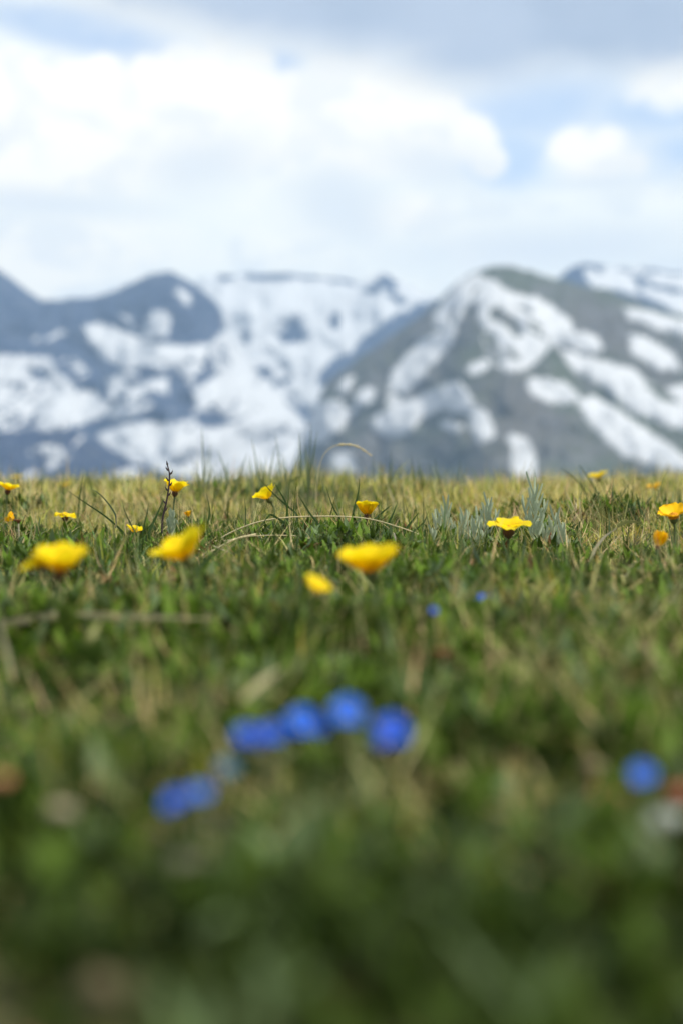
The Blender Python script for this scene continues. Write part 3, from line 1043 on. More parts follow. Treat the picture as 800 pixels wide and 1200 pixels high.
def yellow_flower(px, py, d, wpx, label, npet=5, cup=0.6, tilt=(0, 0), golden=False, calyx='brown', disc=0.18, wid=0.95,
                  lean=(0, 0), droop=0.0, skip=(), inner=0, leaves=2, name='yellow_flower', group='yellow flowers blooming across the meadow',
                  Lvar=0.12, spin=None, notch=0.12, stem_r=0.0008, hgt=None):
    """wpx: width of the corolla in photo pixels; tilt = (towards camera, to the right) in radians."""
    c = at(px, py, d)
    rad = wpx / F * d / 2
    L = rad / max(0.55, math.cos(cup * 0.72))
    gz_x, gz_y = c.x - lean[0], c.y - lean[1]
    base = Vector((gz_x, gz_y, float(zg(gz_x, gz_y)) - 0.001))
    if base.z > c.z - 0.006:
        base.z = c.z - 0.012
    root = thing(name, label, 'flower', base, group)
    rot = Matrix.Rotation(tilt[0] * 0.35, 4, 'X') @ Matrix.Rotation(tilt[1] * 2 + random.uniform(-.25, .25), 4, 'Y')
    axis = (rot @ Vector((0, 0, 1)))
    hc = c - base
    hc = hc - axis * rad * 0.35 * math.sin(min(cup, 1.2))
    neck = hc - axis * rad * 0.38
    st = bez(Vector((0, 0, 0)), Vector((0, 0, neck.z * 0.45)), neck - axis * neck.length * 0.3, neck, 9)
    v, f = tube(st, stem_r * 1.2, stem_r, 7)
    link('stem', py_mesh('stem', v, f), m_stem, root)
    # calyx: cup with pointed sepals
    vs, fs = [], []
    S = 16
    prof = [(0.06, -0.40), (0.17, -0.30), (0.26, -0.14), (0.24, 0.02)]
    for r_, h_ in prof:
        for s_ in range(S):
            q = 2 * math.pi * s_ / S
            hh = h_ + (0.12 if (s_ % 2 == 0 and h_ > 0) else 0)
            vs.append(hc + rot @ (Vector((math.cos(q) * r_, math.sin(q) * r_, hh)) * rad))
    for k_ in range(3):
        for s_ in range(S):
            s2 = (s_ + 1) % S
            fs.append((k_ * S + s_, k_ * S + s2, (k_ + 1) * S + s2, (k_ + 1) * S + s_))
    link('calyx', py_mesh('calyx', vs, fs), m_calyx if calyx == 'brown' else m_calyx_g, root)
    rr = random.Random(int(px * 7 + py))
    s0 = rr.random() * 6.28 if spin is None else spin
    for ring in range(1 + (1 if inner else 0)):
        cnt = npet if ring == 0 else inner
        for i in range(cnt):
            if ring == 0 and i in skip:
                continue
            q = s0 + 2 * math.pi * (i + ring * 0.5) / cnt + rr.uniform(-0.1, 0.1)
            Wd = L * (wid if npet <= 6 else 2.6 * math.pi / npet * wid) * rr.uniform(0.92, 1.1)
            v, f = petal_mesh(L * rr.uniform(1 - Lvar, 1 + Lvar * 0.4) * (0.85 if ring else 1), Wd, cup * rr.uniform(0.85, 1.15) + ring * 0.35, rr.random(), notch=notch, droop=droop)
            M = rot @ Matrix.Rotation(q, 4, 'Z')
            v = [hc + (M @ (p_ + Vector((rad * 0.06, 0, 0.0006 * (i % 2) + 0.001 * ring)))) for p_ in v]
            petal_ob(v, f, 5, m_petal_o if golden else m_petal, root, (0.90, 0.60, 0.006),
                     (0.90, 0.52, 0.005) if golden else (0.94, 0.77, 0.012))
    # centre: a domed cushion of florets
    vs, fs = [], []
    rings, S = 5, 14
    for k_ in range(rings + 1):
        a_ = math.pi / 2 * k_ / rings
        for s_ in range(S):
            q = 2 * math.pi * s_ / S
            j_ = 1 + 0.12 * math.sin(s_ * 3.1 + k_ * 2.3)
            vs.append(hc + rot @ (Vector((math.cos(q) * disc * math.cos(a_ * 0.999) * j_, math.sin(q) * disc * math.cos(a_ * 0.999) * j_, 0.04 + disc * 0.9 * math.sin(a_) * j_)) * rad))
    for k_ in range(rings):
        for s_ in range(S):
            s2 = (s_ + 1) % S
            fs.append((k_ * S + s_, k_ * S + s2, (k_ + 1) * S + s2, (k_ + 1) * S + s_))
    link('flower_centre', py_mesh('flower_centre', vs, fs), m_disc, root)
    for i in range(leaves):
        q = rr.random() * 6.28
        p0 = st[2 + i]
        Lf = min(0.014, neck.z * 0.5)
        dirv = Vector((math.cos(q), math.sin(q), 0))
        pts = [p0 + dirv * Lf * t_ * 0.8 + Vector((0, 0, Lf * (0.9 * t_ - 0.4 * t_ * t_))) for t_ in np.linspace(0, 1, 6)]
        v, f = ribbon(pts, Lf * 0.22, lambda k: math.sin(math.pi * (0.1 + 0.88 * k)))
        link('leaf', py_mesh('leaf', v, f), m_stem, root)
    return root


# tilt[0] > 0 tips the face away... towards -Y is positive rotation about X with negative sign
yellow_flower(595, 616, 0.98, 54, 'sharp bright yellow flower with broad petals in front of silvery sage leaves', 6, 0.55, (0.58, 0.03), disc=0.17, droop=0.35, wid=0.92, spin=0.5, inner=0)
yellow_flower(430, 599, 1.14, 31, 'small yellow flower with dark brown calyx above the large blurred bowl flower', 9, 1.1, (0.15, 0.0), disc=0.22, wid=1.0, notch=0.3)
yellow_flower(313, 581, 1.22, 31, 'yellow flower tilted left beside a dark grass blade below the tall tuft', 5, 0.95, (0.45, -0.4), disc=0.15, golden=False, calyx='green', spin=0.9)
yellow_flower(206, 573, 1.22, 28, 'yellow flower cup right behind the dark knobbly seed stalk', 6, 1.05, (0.2, 0.12), disc=0.22)
yellow_flower(77, 603, 1.22, 30, 'flat yellow daisy-like flower with drooping rays above the large blurred golden flower', 9, 0.55, (0.15, 0.0), droop=0.9, disc=0.25, notch=0.25)
yellow_flower(10, 572, 1.32, 27, 'yellow flower with dark calyx at the left edge of the meadow', 7, 0.7, (0.1, 0.1), disc=0.22)
yellow_flower(15, 608, 1.20, 13, 'small half-closed yellow flower just below the one at the left edge', 5, 1.25, (0, -0.6), golden=True, disc=0.2)
yellow_flower(76, 569, 1.85, 17, 'faint small yellow flower far back on the left crest of the meadow', 6, 0.6, (0.1, 0), calyx='green')
yellow_flower(20, 559, 2.0, 16, 'faintest pale yellow flower on the skyline of the grass at far left', 6, 0.5, (0.1, 0), calyx='green')
yellow_flower(158, 622, 1.02, 20, 'small yellow flower half hidden behind crossing grass blades', 6, 0.8, (0.2, 0.1), golden=False, calyx='green')
yellow_flower(71, 662, 0.60, 58, 'largest blurred flower at the left, wide yellow bloom with an orange middle', 7, 1.0, (0.50, 0.08), disc=0.26, Lvar=0.25)
yellow_flower(46, 659, 0.61, 42, 'blurred yellow flower peeking out left behind the wide one with the orange middle', 5, 0.8, (0.4, -0.45), disc=0.18)
yellow_flower(216, 647, 0.66, 64, 'blurred yellow flower tilted left with an upright right petal', 6, 0.95, (0.42, -0.22), disc=0.14, calyx='green', spin=0.6, wid=1.15, Lvar=0.3)
yellow_flower(434, 662, 0.62, 72, 'largest blurred yellow bowl-shaped flower in the middle of the meadow', 7, 0.92, (0.22, -0.03), disc=0.22, calyx='green', wid=1.05, stem_r=0.0011)
yellow_flower(371, 689, 0.58, 34, 'small blurred yellow flower low in the grass left of the bowl flower', 6, 0.85, (1.05, 0.2), disc=0.2, calyx='green')
yellow_flower(788, 603, 1.02, 38, 'open golden flower facing us at the right edge of the meadow', 5, 0.75, (1.0, -0.15), golden=True, disc=0.34, spin=0.95, calyx='green', wid=0.85, notch=0.22)
yellow_flower(771, 637, 0.92, 19, 'half-opened yellow bud in a dark calyx below the flower at the right edge', 6, 1.35, (0, 0.05), golden=True, disc=0.3, droop=-0.9, stem_r=0.0010)
yellow_flower(700, 558, 1.85, 26, 'blurred yellow flower far back on the crest at right', 6, 0.6, (0.1, 0), calyx='green')
yellow_flower(766, 572, 1.75, 20, 'dim golden flower sunk in the grass behind the flower at the right edge', 6, 0.8, (0.1, 0), golden=True, calyx='green')
yellow_flower(221, 604, 1.25, 9, 'tiny yellow bud low in the grass beneath the flower by the seed stalk', 5, 1.3, (0, 0), golden=True)

# ------------------------------------------------------------------ blue flowers
m_blue = mat_plain('blue_petal', (0.008, 0.085, 0.58), 0.5, 0.25, 900, 0.35, spec=0.2)
m_blue_l = mat_plain('light_blue_petal', (0.02, 0.14, 0.68), 0.5, 0.25, 900, 0.35, spec=0.2)
m_teal = mat_plain('faded_blue_petal', (0.05, 0.17, 0.28), 0.5, 0.25, 900, 0.35, spec=0.2)
m_eye = mat_plain('flower_eye', (0.85, 0.80, 0.50), 0.6, 0.15, 2000)


def blue_flower(px, py, d, wpx, label, tilt=(0.75, 0), mat=None):
    mat = mat or m_blue
    c = at(px, py, d)
    rad = wpx / F * d / 2
    base = Vector((c.x + 0.001, c.y + 0.003, float(zg(c.x, c.y + 0.003)) - 0.001))
    if base.z > c.z - 0.004:
        base.z = c.z - 0.006
    root = thing('blue_flower', label, 'flower', base, 'small blue flowers low in the turf')
    hc = c - base
    rot = Matrix.Rotation(tilt[0], 4, 'X') @ Matrix.Rotation(tilt[1], 4, 'Y')
    ax = rot @ Vector((0, 0, 1))
    st = bez(Vector((0, 0, 0)), Vector((0, 0, hc.z * .5)), hc - ax * rad * 0.8, hc - ax * rad * 0.12, 6)
    v, f = tube(st, 0.0006, 0.0005, 6)
    link('stem', py_mesh('stem', v, f), m_stem, root)
    for i in range(5):
        v, f = petal_mesh(rad * random.uniform(0.85, 1.1), rad * 1.0, random.uniform(0.2, 0.7), random.random(), 4, 5, notch=0.1)
        M = rot @ Matrix.Rotation(i * 2 * math.pi / 5 + 0.3, 4, 'Z')
        link('petal', py_mesh('petal', [hc + M @ p_ for p_ in v], f), mat, root)
    vs, fs = [], []
    S = 10
    for k_, (r_, h_) in enumerate(((0.10, 0.02), (0.09, 0.07), (0.05, 0.06), (0.01, 0.03))):
        for s_ in range(S):
            q = 2 * math.pi * s_ / S
            vs.append(hc + rot @ (Vector((math.cos(q) * r_, math.sin(q) * r_, h_)) * rad))
    for k_ in range(3):
        for s_ in range(S):
            s2 = (s_ + 1) % S
            fs.append((k_ * S + s_, k_ * S + s2, (k_ + 1) * S + s2, (k_ + 1) * S + s_))
    link('flower_eye', py_mesh('flower_eye', vs, fs), m_eye, root)
    for i in range(3):
        q = random.random() * 6.28
        Lf = 0.009
        dirv = Vector((math.cos(q), math.sin(q), 0))
        pts = [st[1] + dirv * Lf * t_ + Vector((0, 0, Lf * 0.3 * t_)) for t_ in np.linspace(0, 1, 5)]
        v, f = ribbon(pts, 0.003, lambda k: math.sin(math.pi * (0.12 + 0.85 * k)))
        link('leaf', py_mesh('leaf', v, f), m_stem, root)
    return root


blue_flower(291, 862, 0.345, 34, 'deep blue flower at the left end of the blue row', (0.7, -0.1))
blue_flower(320, 861, 0.350, 32, 'deep blue flower second from the left end of the blue row', (0.8, 0.1))
blue_flower(356, 849, 0.355, 42, 'blue flower with pale middle, in the centre of the blue row', (0.75, 0), m_blue_l)
blue_flower(407, 836, 0.36, 42, 'highest pale blue flower of the row, left of its rightmost flower', (0.8, 0.1), m_blue_l)
blue_flower(460, 858, 0.345, 46, 'largest round blue flower ending the blue row on the right', (0.85, 0))
blue_flower(207, 940, 0.315, 36, 'lower left blue flower set apart in the dark hollow', (0.7, -0.2))
blue_flower(234, 930, 0.320, 30, 'blue flower touching the lower left one on its right side', (0.7, 0.2), m_blue_l)
blue_flower(752, 910, 0.335, 34, 'single blue flower beside reddish soil and white stone', (0.8, 0), m_blue_l)
blue_flower(565, 704, 0.66, 24, 'small vivid blue flower in the mid grass under the sharp yellow flower', (0.7, 0))
blue_flower(508, 716, 0.57, 12, 'tiny blue flower in the mid grass left of the vivid one', (0.7, 0))
blue_flower(306, 869, 0.352, 24, 'small blue flower tucked under the two flowers at the left end of the blue row', (0.8, 0.1))
blue_flower(378, 852, 0.352, 22, 'small blue flower filling the gap left of the highest one of the row', (1.2, -0.3))
blue_flower(444, 866, 0.350, 22, 'small dark blue flower touching the largest round one on its left', (1.6, 0.2))
blue_flower(268, 902, 0.33, 28, 'faded teal flower between the blue row and the lower left blues', (0.7, 0), m_teal)

# ------------------------------------------------------------------ silvery sage sprigs
m_sage = mat_plain('silver_sage_leaf', (0.36, 0.42, 0.29), 0.8, 0.35, 700, 0.25)


def sage(px, py_top, d, hpx, label, lean=0.0, n=18):
    top = at(px, py_top, d)
    H = hpx / F * d
    bx = top.x - lean * H
    base = Vector((bx, d, top.z - H))
    root = thing('sage_plant', label, 'plant', base, 'silvery sage plants in the turf')
    rr = random.Random(int(px * 3 + hpx))
    for sidx in range(3):
        ln = lean + (sidx - 1) * 0.28
        hh = H * (1.0 if sidx == 1 else rr.uniform(0.6, 0.8))
        tp = Vector((ln * hh, rr.uniform(-.2, .2) * hh, hh))
        st = bez(Vector((0, 0, 0)), Vector((0, 0, hh * .35)), tp * 0.7, tp, 10)
        v, f = tube(st, 0.0007, 0.0003, 6)
        s_ob = link('stem', py_mesh('stem', v, f), m_sage, root)
        m_ = n if sidx == 1 else n // 2 + 3
        for i in range(m_):
            k = 0.18 + 0.82 * i / (m_ - 1)
            p0 = st[min(10, int(k * 10))]
            q = i * 2.4 + rr.random()
            Lf = hh * (0.42 - 0.12 * k) * rr.uniform(0.8, 1.2)
            up = 0.75 + 0.5 * k
            dv = Vector((math.cos(q), math.sin(q), 0))
            pts = [p0 + dv * Lf * (0.55 * t_ - 0.12 * t_ * t_) + Vector((0, 0, Lf * up * t_)) for t_ in np.linspace(0, 1, 5)]
            v, f = ribbon(pts, 0.0018, lambda k_: 0.35 + 0.65 * math.sin(math.pi * (0.15 + 0.75 * k_)), Vector((0.2, 0.9, 0.3)))
            link('leaf', py_mesh('leaf', v, f), m_sage, s_ob)
    return root


sage(626, 580, 1.08, 62, 'tallest silvery sage plant rising right of the sharp yellow flower')
sage(649, 612, 1.10, 50, 'silvery sage plant second right of the sharp yellow flower', 0.15)
sage(659, 625, 1.04, 42, 'short silvery sage plant at the right end of the sage patch', 0.1)
sage(571, 596, 1.13, 50, 'silvery sage plant behind the left petals of the sharp yellow flower', 0.1)
sage(523, 598, 1.16, 54, 'feathery sage plant standing apart on the left of the sage patch', 0.12)
sage(543, 610, 1.10, 44, 'low silvery sage plant between the feathery one and the sharp yellow flower', 0.05)
sage(556, 618, 1.07, 40, 'lowest silvery sage plant just left of the sharp yellow flower', -0.1)
sage(506, 628, 1.05, 34, 'small sage plant at the far left foot of the sage patch', -0.1)
sage(203, 604, 1.12, 26, 'small grey-green sage plant under the dark seed stalk', 0.1)

# ------------------------------------------------------------------ dark seed stalk
m_twig = mat_plain('dark_twig', (0.030, 0.018, 0.020), 0.7, 0.3, 900)
pts = [at(190, 625, 1.10), at(191, 607, 1.10), at(195, 590, 1.10), at(198, 572, 1.10), at(199, 556, 1.10), at(196, 543, 1.10)]
base = pts[0].copy()
tw = thing('seed_stalk', 'dark knobbly dead stalk standing up in front of a yellow flower', 'plant stalk', base)
sp = spline([p_ - base for p_ in pts], 6)
v, f = tube(sp, 0.0009, 0.0005, 7)
link('stem', py_mesh('stem', v, f), m_twig, tw)
for i, k in enumerate((0.30, 0.40, 0.50, 0.58, 0.66, 0.72, 0.80, 0.88, 0.99)):
    p0 = sp[int(k * (len(sp) - 1))]
    s_ = -1 if i % 2 else 1
    q = [p0, p0 + Vector((0.0011 * s_, 0, 0.0007)), p0 + Vector((0.0021 * s_, 0, 0.0020)), p0 + Vector((0.0024 * s_, 0, 0.0033))]
    if k > 0.95:
        q = [p0, p0 + Vector((-0.0002, 0, 0.001)), p0 + Vector((-0.0004, 0, 0.0025)), p0 + Vector((-0.0006, 0, 0.0035))]
    v, f = tube(q, 0.0007, 0.0002, 6, lambda k_: 0.6 + 1.0 * math.sin(math.pi * min(1, k_ + 0.1)))
    link('bud', py_mesh('bud', v, f), m_twig, tw)

# ------------------------------------------------------------------ single dry stalks and blades
m_dry = mat_plain('pale_dry_stem', (0.52, 0.45, 0.27), 0.7, 0.15, 300, 0.2)
m_dry_g = mat_plain('grey_dry_stem', (0.40, 0.36, 0.26), 0.7, 0.15, 300, 0.15)
m_blade = mat_plain('dark_blade', (0.050, 0.090, 0.028), 0.6, 0.2, 200, 0.3, spec=0.12)
m_blade_y = mat_plain('yellow_green_blade', (0.20, 0.21, 0.07), 0.5, 0.2, 200, 0.3)
m_blade_b = mat_plain('blue_green_blade', (0.085, 0.125, 0.070), 0.5, 0.2, 200, 0.3)


def stalk(name, label, cat, ptpx, width, mat, group=None, tubular=False, profile=None):
    P = [at(*q) for q in ptpx]
    base = P[0].copy()
    sp = spline([p_ - base for p_ in P], 6)
    if tubular:
        v, f = tube(sp, width / 2, width / 3, 6)
    else:
        v, f = ribbon(sp, width, profile or (lambda k: max(0.25, 1 - k ** 3)), Vector((0.1, 0.95, 0.3)))
    o = link(name, py_mesh(name, v, f), mat, None, base)
    o['label'] = label
    o['category'] = cat
    if group:
        o['group'] = group
    return o


G1 = 'long dry stems curving over the turf'
arch = thing('dry_grass_stalk', 'pale dry grass stalk arching right against the mountain', 'grass stalk', at(370, 590, 1.42), G1)
ap = [at(370, 590, 1.42), at(371, 570, 1.42), at(374, 548, 1.42), at(380, 532, 1.42), at(391, 523, 1.42), at(406, 521, 1.42), at(420, 524, 1.42), at(435, 534, 1.42)]
asp = spline([p_ - ap[0] for p_ in ap], 6)
v, f = tube(asp, 0.0004, 0.0003, 6)
link('stem', py_mesh('stem', v, f), m_dry, arch)
hs = asp[26:]
v, f = tube(hs, 0.0010, 0.0006, 6, lambda k: 0.5 + 0.9 * abs(math.sin(k * 14)))
link('seed_head', py_mesh('seed_head', v, f), m_dry, arch)

stalk('dry_straw', 'longest pale stem bowed across the turf behind the bowl flower', 'straw',
      [(240, 642, 1.06), (275, 622, 1.06), (315, 609, 1.06), (370, 605, 1.06), (425, 607, 1.06), (465, 617, 1.05), (495, 629, 1.05), (512, 646, 1.04)], 0.0011, m_dry, G1, True)
stalk('dry_straw', 'straight thin pale stem lying just below the longest bowed stem', 'straw',
      [(262, 634, 1.04), (300, 628, 1.04), (345, 628, 1.04), (375, 634, 1.04)], 0.0008, m_dry, G1, True)
stalk('dry_straw', 'pale stem slanting down left from behind the tilted blurred flower', 'straw',
      [(300, 626, 1.0), (275, 632, 0.99), (250, 645, 0.98), (232, 660, 0.98)], 0.0013, m_dry, G1, True)
stalk('dry_straw', 'grey stem slanting down right beside the tilted blurred flower', 'straw',
      [(250, 640, 0.97), (275, 650, 0.96), (300, 664, 0.95)], 0.0012, m_dry_g, G1, True)
stalk('dry_straw', 'thin tan blade arching over the crest behind the sharp yellow flower', 'straw',
      [(600, 592, 1.5), (612, 576, 1.5), (630, 565, 1.5), (650, 562, 1.5), (664, 565, 1.5)], 0.0014, m_dry, G1)
stalk('dry_straw', 'broad pale blade bent into an arch below the dry tussock', 'straw',
      [(692, 655, 0.96), (697, 643, 0.96), (708, 629, 0.96), (722, 619, 0.96)], 0.0022, m_dry_g, G1)
stalk('dry_straw', 'pale yellow-green blade arching left of the flower at the right edge', 'straw',
      [(722, 617, 0.98), (733, 612, 0.98), (746, 612, 0.98), (757, 617, 0.98)], 0.0022, m_blade_y, G1)
stalk('dry_straw', 'curled whitish dead stem right of the small brown-calyx flower', 'straw',
      [(461, 625, 1.03), (464, 634, 1.02), (470, 640, 1.02), (477, 635, 1.02)], 0.0018, m_dry_g, G1)
stalk('dry_straw', 'broad blurred dead stem leaning right above the blue row', 'straw',
      [(283, 822, 0.42), (300, 806, 0.43), (322, 790, 0.44), (338, 779, 0.45)], 0.0034, m_dry, G1)
stalk('dry_straw', 'blurred tan stem lying flat over the left shelf of turf', 'straw',
      [(0, 733, 0.60), (60, 722, 0.61), (130, 722, 0.61), (200, 724, 0.60), (262, 726, 0.60)], 0.0034, m_dry, G1)
stalk('dry_straw', 'short blurred pale blade standing on the left shelf of turf', 'straw',
      [(101, 758, 0.54), (108, 744, 0.54), (118, 727, 0.55)], 0.0036, m_blade_y, G1)
stalk('dry_straw', 'blurred tan stem standing at the left edge under the golden flower', 'straw',
      [(16, 795, 0.5), (8, 765, 0.51), (2, 738, 0.52), (0, 715, 0.53)], 0.0022, m_dry, G1)
stalk('dry_straw', 'blurred thin tan stem crossing right of the row of blue flowers', 'straw',
      [(520, 738, 0.70), (500, 736, 0.70), (470, 727, 0.71), (452, 728, 0.71)], 0.0016, m_dry_g, G1)
stalk('dry_straw', 'faint curved stem over the dark gap at lower right of the tussock', 'straw',
      [(705, 678, 0.84), (722, 674, 0.84), (738, 677, 0.84), (748, 686, 0.84)], 0.0014, m_dry_g, G1)

G2 = 'single dark grass blades standing out of the turf'
bl = [
    ('dark blade slanting down right beside the left daisy-like flower', [(146, 626, 1.08), (125, 606, 1.09), (103, 591, 1.1), (81, 576, 1.1)], .0017, m_blade),
    ('dark upright blade left of the small yellow flower on the crest', [(92, 602, 1.35), (94, 580, 1.35), (98, 556, 1.35)], .0018, m_blade),
    ('blade leaning left between the daisy-like flower and the hidden one', [(136, 605, 1.12), (128, 591, 1.12), (116, 578, 1.12), (108, 574, 1.12)], .0014, m_blade_b),
    ('blade crossing in front of the half hidden yellow flower', [(164, 634, .99), (155, 617, .99), (147, 600, .99), (143, 585, .99)], .0013, m_blade),
    ('second blade crossing the half hidden yellow flower, nearer the seed stalk', [(168, 622, 1.0), (172, 605, 1.0), (175, 588, 1.0)], .0013, m_blade),
    ('dark blade leaning right just left of the seed stalk', [(176, 622, 1.06), (184, 604, 1.06), (192, 585, 1.06)], .0022, m_blade),
    ('thin upright blade right of the seed stalk flower', [(243, 616, 1.1), (246, 598, 1.1), (242, 578, 1.1)], .0012, m_blade),
    ('tall thin blade standing between the seed stalk and the left-tilted flower', [(288, 618, 1.08), (288, 600, 1.08), (287, 584, 1.08)], .0012, m_blade),
    ('dark blade falling right across the left-tilted yellow flower', [(348, 604, 1.14), (338, 594, 1.15), (322, 580, 1.15), (305, 562, 1.15)], .0018, m_blade),
    ('short blade behind the left-tilted yellow flower', [(336, 592, 1.16), (329, 578, 1.16), (322, 566, 1.16)], .0016, m_blade),
    ('dark bent blade with a sharp fold left of the longest pale stem', [(352, 630, 1.05), (340, 618, 1.05), (320, 604, 1.05), (314, 606, 1.05), (306, 616, 1.05)], .0020, m_blade),
    ('dark upright blade right behind the small brown-calyx flower', [(413, 604, 1.16), (417, 588, 1.16), (420, 574, 1.16), (421, 561, 1.16)], .0019, m_blade),
    ('thin dark blade left of the small brown-calyx flower', [(400, 612, 1.12), (390, 594, 1.12), (382, 570, 1.12)], .0014, m_blade),
    ('dark blade leaning right out from the small brown-calyx flower', [(437, 612, 1.13), (447, 601, 1.13), (458, 592, 1.13)], .0022, m_blade),
    ('second dark blade leaning right of the small brown-calyx flower', [(452, 620, 1.1), (459, 605, 1.1), (466, 587, 1.1)], .0020, m_blade),
    ('dark blade leaning right left of the feathery sage', [(474, 623, 1.1), (482, 611, 1.1), (490, 601, 1.1)], .0020, m_blade),
    ('long dark blade leaning right in front of the feathery sage', [(480, 628, 1.06), (496, 612, 1.06), (501, 600, 1.06)], .0014, m_blade),
    ('dark blade leaning left across the turf middle of the longest pale stem', [(378, 622, 1.05), (362, 600, 1.06), (350, 580, 1.06)], .0019, m_blade),
    ('dark broad blade near the crest beside the far right yellow flower', [(700, 580, 1.5), (690, 562, 1.5), (678, 545, 1.5)], .0022, m_blade),
    ('short dark blade pointing left near the far right yellow flower', [(686, 578, 1.48), (672, 560, 1.48), (657, 549, 1.48)], .0018, m_blade),
    ('grey-green blurred blade leaning left below the sharp yellow flower', [(566, 668, .86), (556, 648, .86), (551, 628, .86)], .0032, m_blade_b),
    ('grey-green blurred blade rising right below the sharp yellow flower', [(606, 672, .86), (612, 650, .86), (616, 628, .86)], .0028, m_blade_b),
    ('broad blurred blade leaning right below the sage patch', [(632, 682, .82), (640, 660, .82), (646, 640, .82)], .0036, m_blade),
    ('blurred blade at the right side under the half-opened bud', [(760, 712, .78), (752, 690, .78), (742, 665, .78)], .0030, m_blade_y),
    ('broad blurred blade slanting right beside the tilted blurred flower', [(232, 668, .78), (250, 650, .78), (268, 634, .78)], .0034, m_blade),
    ('blurred grey-green blade leaning left right of the bowl flower', [(560, 705, .72), (535, 680, .72), (512, 658, .72)], .0026, m_blade_b),
]
for lb, pp, wd, mm in bl:
    (x0_, y0_, d0_) = pp[0]
    stalk('grass_shoot', lb, 'grass shoot', [(x0_, y0_ + 14, d0_)] + pp, wd, mm, G2)


def tuft(px, py_base, d, label, specs, mat, w=0.0014, group='grass tufts rising above the turf'):
    """specs: tips in photo pixels, each blade a part."""
    base = at(px, py_base, d)
    zz = float(zg(base.x, base.y)) - 0.002
    base.z = min(base.z, zz)
    root = thing('grass_tuft', label, 'grass tuft', base, group)
    rr = random.Random(int(px))
    specs = list(specs) + [(tx + rr.uniform(-9, 9), ty + rr.uniform(8, 30)) for tx, ty in specs if ty < 550]
    for (tx, ty) in specs:
        tp = at(tx, ty, d) - base
        b0 = Vector((rr.uniform(-.006, .006), rr.uniform(-.006, .006), 0)) + Vector((tp.x * 0.35, 0, 0))
        tp.y += rr.uniform(-.02, .02)
        pts = bez(b0, b0 + Vector(((tp.x - b0.x) * rr.uniform(-.1, .25), 0, tp.z * 0.45)), b0.lerp(tp, 0.72) + Vector((0, 0, tp.z * 0.08)), tp, 9)
        v, f = ribbon(pts, w * rr.uniform(0.8, 1.25), None, Vector((rr.uniform(-.3, .3), 0.95, 0.2)))
        link('blade', py_mesh('blade', v, f), mat, root)
    return root


m_tuft = mat_plain('tuft_blade', (0.125, 0.165, 0.075), 0.5, 0.25, 150, 0.4)
tuft(243, 585, 1.65, 'thin pair-like tuft at the left end of the tall grass on the skyline', [(238, 500), (243, 522), (232, 540), (252, 545)], m_tuft, 0.0017)
tuft(272, 588, 1.65, 'loose skyline tuft with a blade kinked left, second from the left', [(254, 527), (266, 540), (280, 545), (262, 552), (290, 530)], m_tuft, 0.0017)
tuft(306, 588, 1.6, 'spreading skyline tuft whose tall blade leans left over the snow', [(294, 512), (300, 545), (322, 520), (312, 536), (286, 548), (330, 548)], m_tuft, 0.0017)
tuft(334, 588, 1.6, 'middle skyline tuft with one blade curving left', [(322, 508), (335, 540), (342, 552), (326, 556), (350, 530)], m_tuft, 0.0016)
tuft(360, 588, 1.55, 'tallest dense skyline tuft left of the arching dry stalk', [(351, 506), (365, 496), (357, 522), (362, 536), (370, 545), (348, 550), (376, 550)], m_tuft, 0.0018)
tuft(388, 590, 1.5, 'short skyline tuft right of the arching dry stalk', [(382, 560), (393, 556), (402, 560), (375, 562)], m_tuft, 0.0015)
rr = random.Random(5)
tuft(760, 640, 1.25, 'dense green tuft on the tussock above the arched pale blades',
     [(760 + rr.uniform(-28, 20) - 20, 575 + rr.uniform(0, 26)) for _ in range(22)], m_blade, 0.0016)
tuft(715, 640, 1.22, 'yellow-green spiky tuft filling the middle of the right tussock',
     [(712 + rr.uniform(-30, 30), 572 + rr.uniform(0, 34)) for _ in range(26)], m_blade_y, 0.0013)
tuft(680, 632, 1.28, 'straw-tipped tuft on the left flank of the right tussock',
     [(680 + rr.uniform(-26, 26), 574 + rr.uniform(0, 30)) for _ in range(22)], m_dry, 0.0010)
tuft(785, 600, 1.35, 'straw-coloured tuft above the flower at the right edge',
     [(782 + rr.uniform(-26, 30), 556 + rr.uniform(0, 22)) for _ in range(18)], m_blade_y, 0.0014)


# ------------------------------------------------------------------ leafy plants in the blurred foreground
def leafy_plant(px, py, d, wpx, hpx, label, col=(0.07, 0.14, 0.03), n=14, wl=0.30):
    top = at(px, py, d)
    W_, H = wpx / F * d, hpx / F * d
    base = Vector((top.x, d, top.z - H))
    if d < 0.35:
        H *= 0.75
        col = tuple(c_ * 0.72 for c_ in col)  # closest plants carry the foreground shade in their colour
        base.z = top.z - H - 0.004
    root = thing('leafy_plant', label, 'plant', base, 'leafy green plants in the blurred foreground')
    rr = random.Random(int(px + py))
    mt = mat_plain('leaf_green', (col[0] * 0.95, col[1] * 0.75, col[2] * 0.6), 0.6, 0.3, 400, 0.35, spec=0.1)
    for i in range(n):
        q = i * 2.4 + rr.uniform(-.3, .3)
        k = (i + 1) / n
        hh = H * rr.uniform(0.55, 1.0)
        out = W_ * 0.5 * k * rr.uniform(0.6, 1.1)
        dv = Vector((math.cos(q), math.sin(q) * 0.7, 0))
        pts = [dv * out * (t_ ** 1.5) + Vector((0, 0, hh * (t_ ** 0.8) * (1 - 0.35 * k * t_))) for t_ in np.linspace(0, 1, 7)]
        v, f = ribbon(pts, hh * wl, lambda k_: 0.12 + 0.88 * math.sin(math.pi * min(1, 0.02 + 0.95 * k_ ** 1.2)), Vector((rr.uniform(-.5, .5), 0.8, 0.5)))
        link('leaf', py_mesh('leaf', v, f), mt, root)
    return root


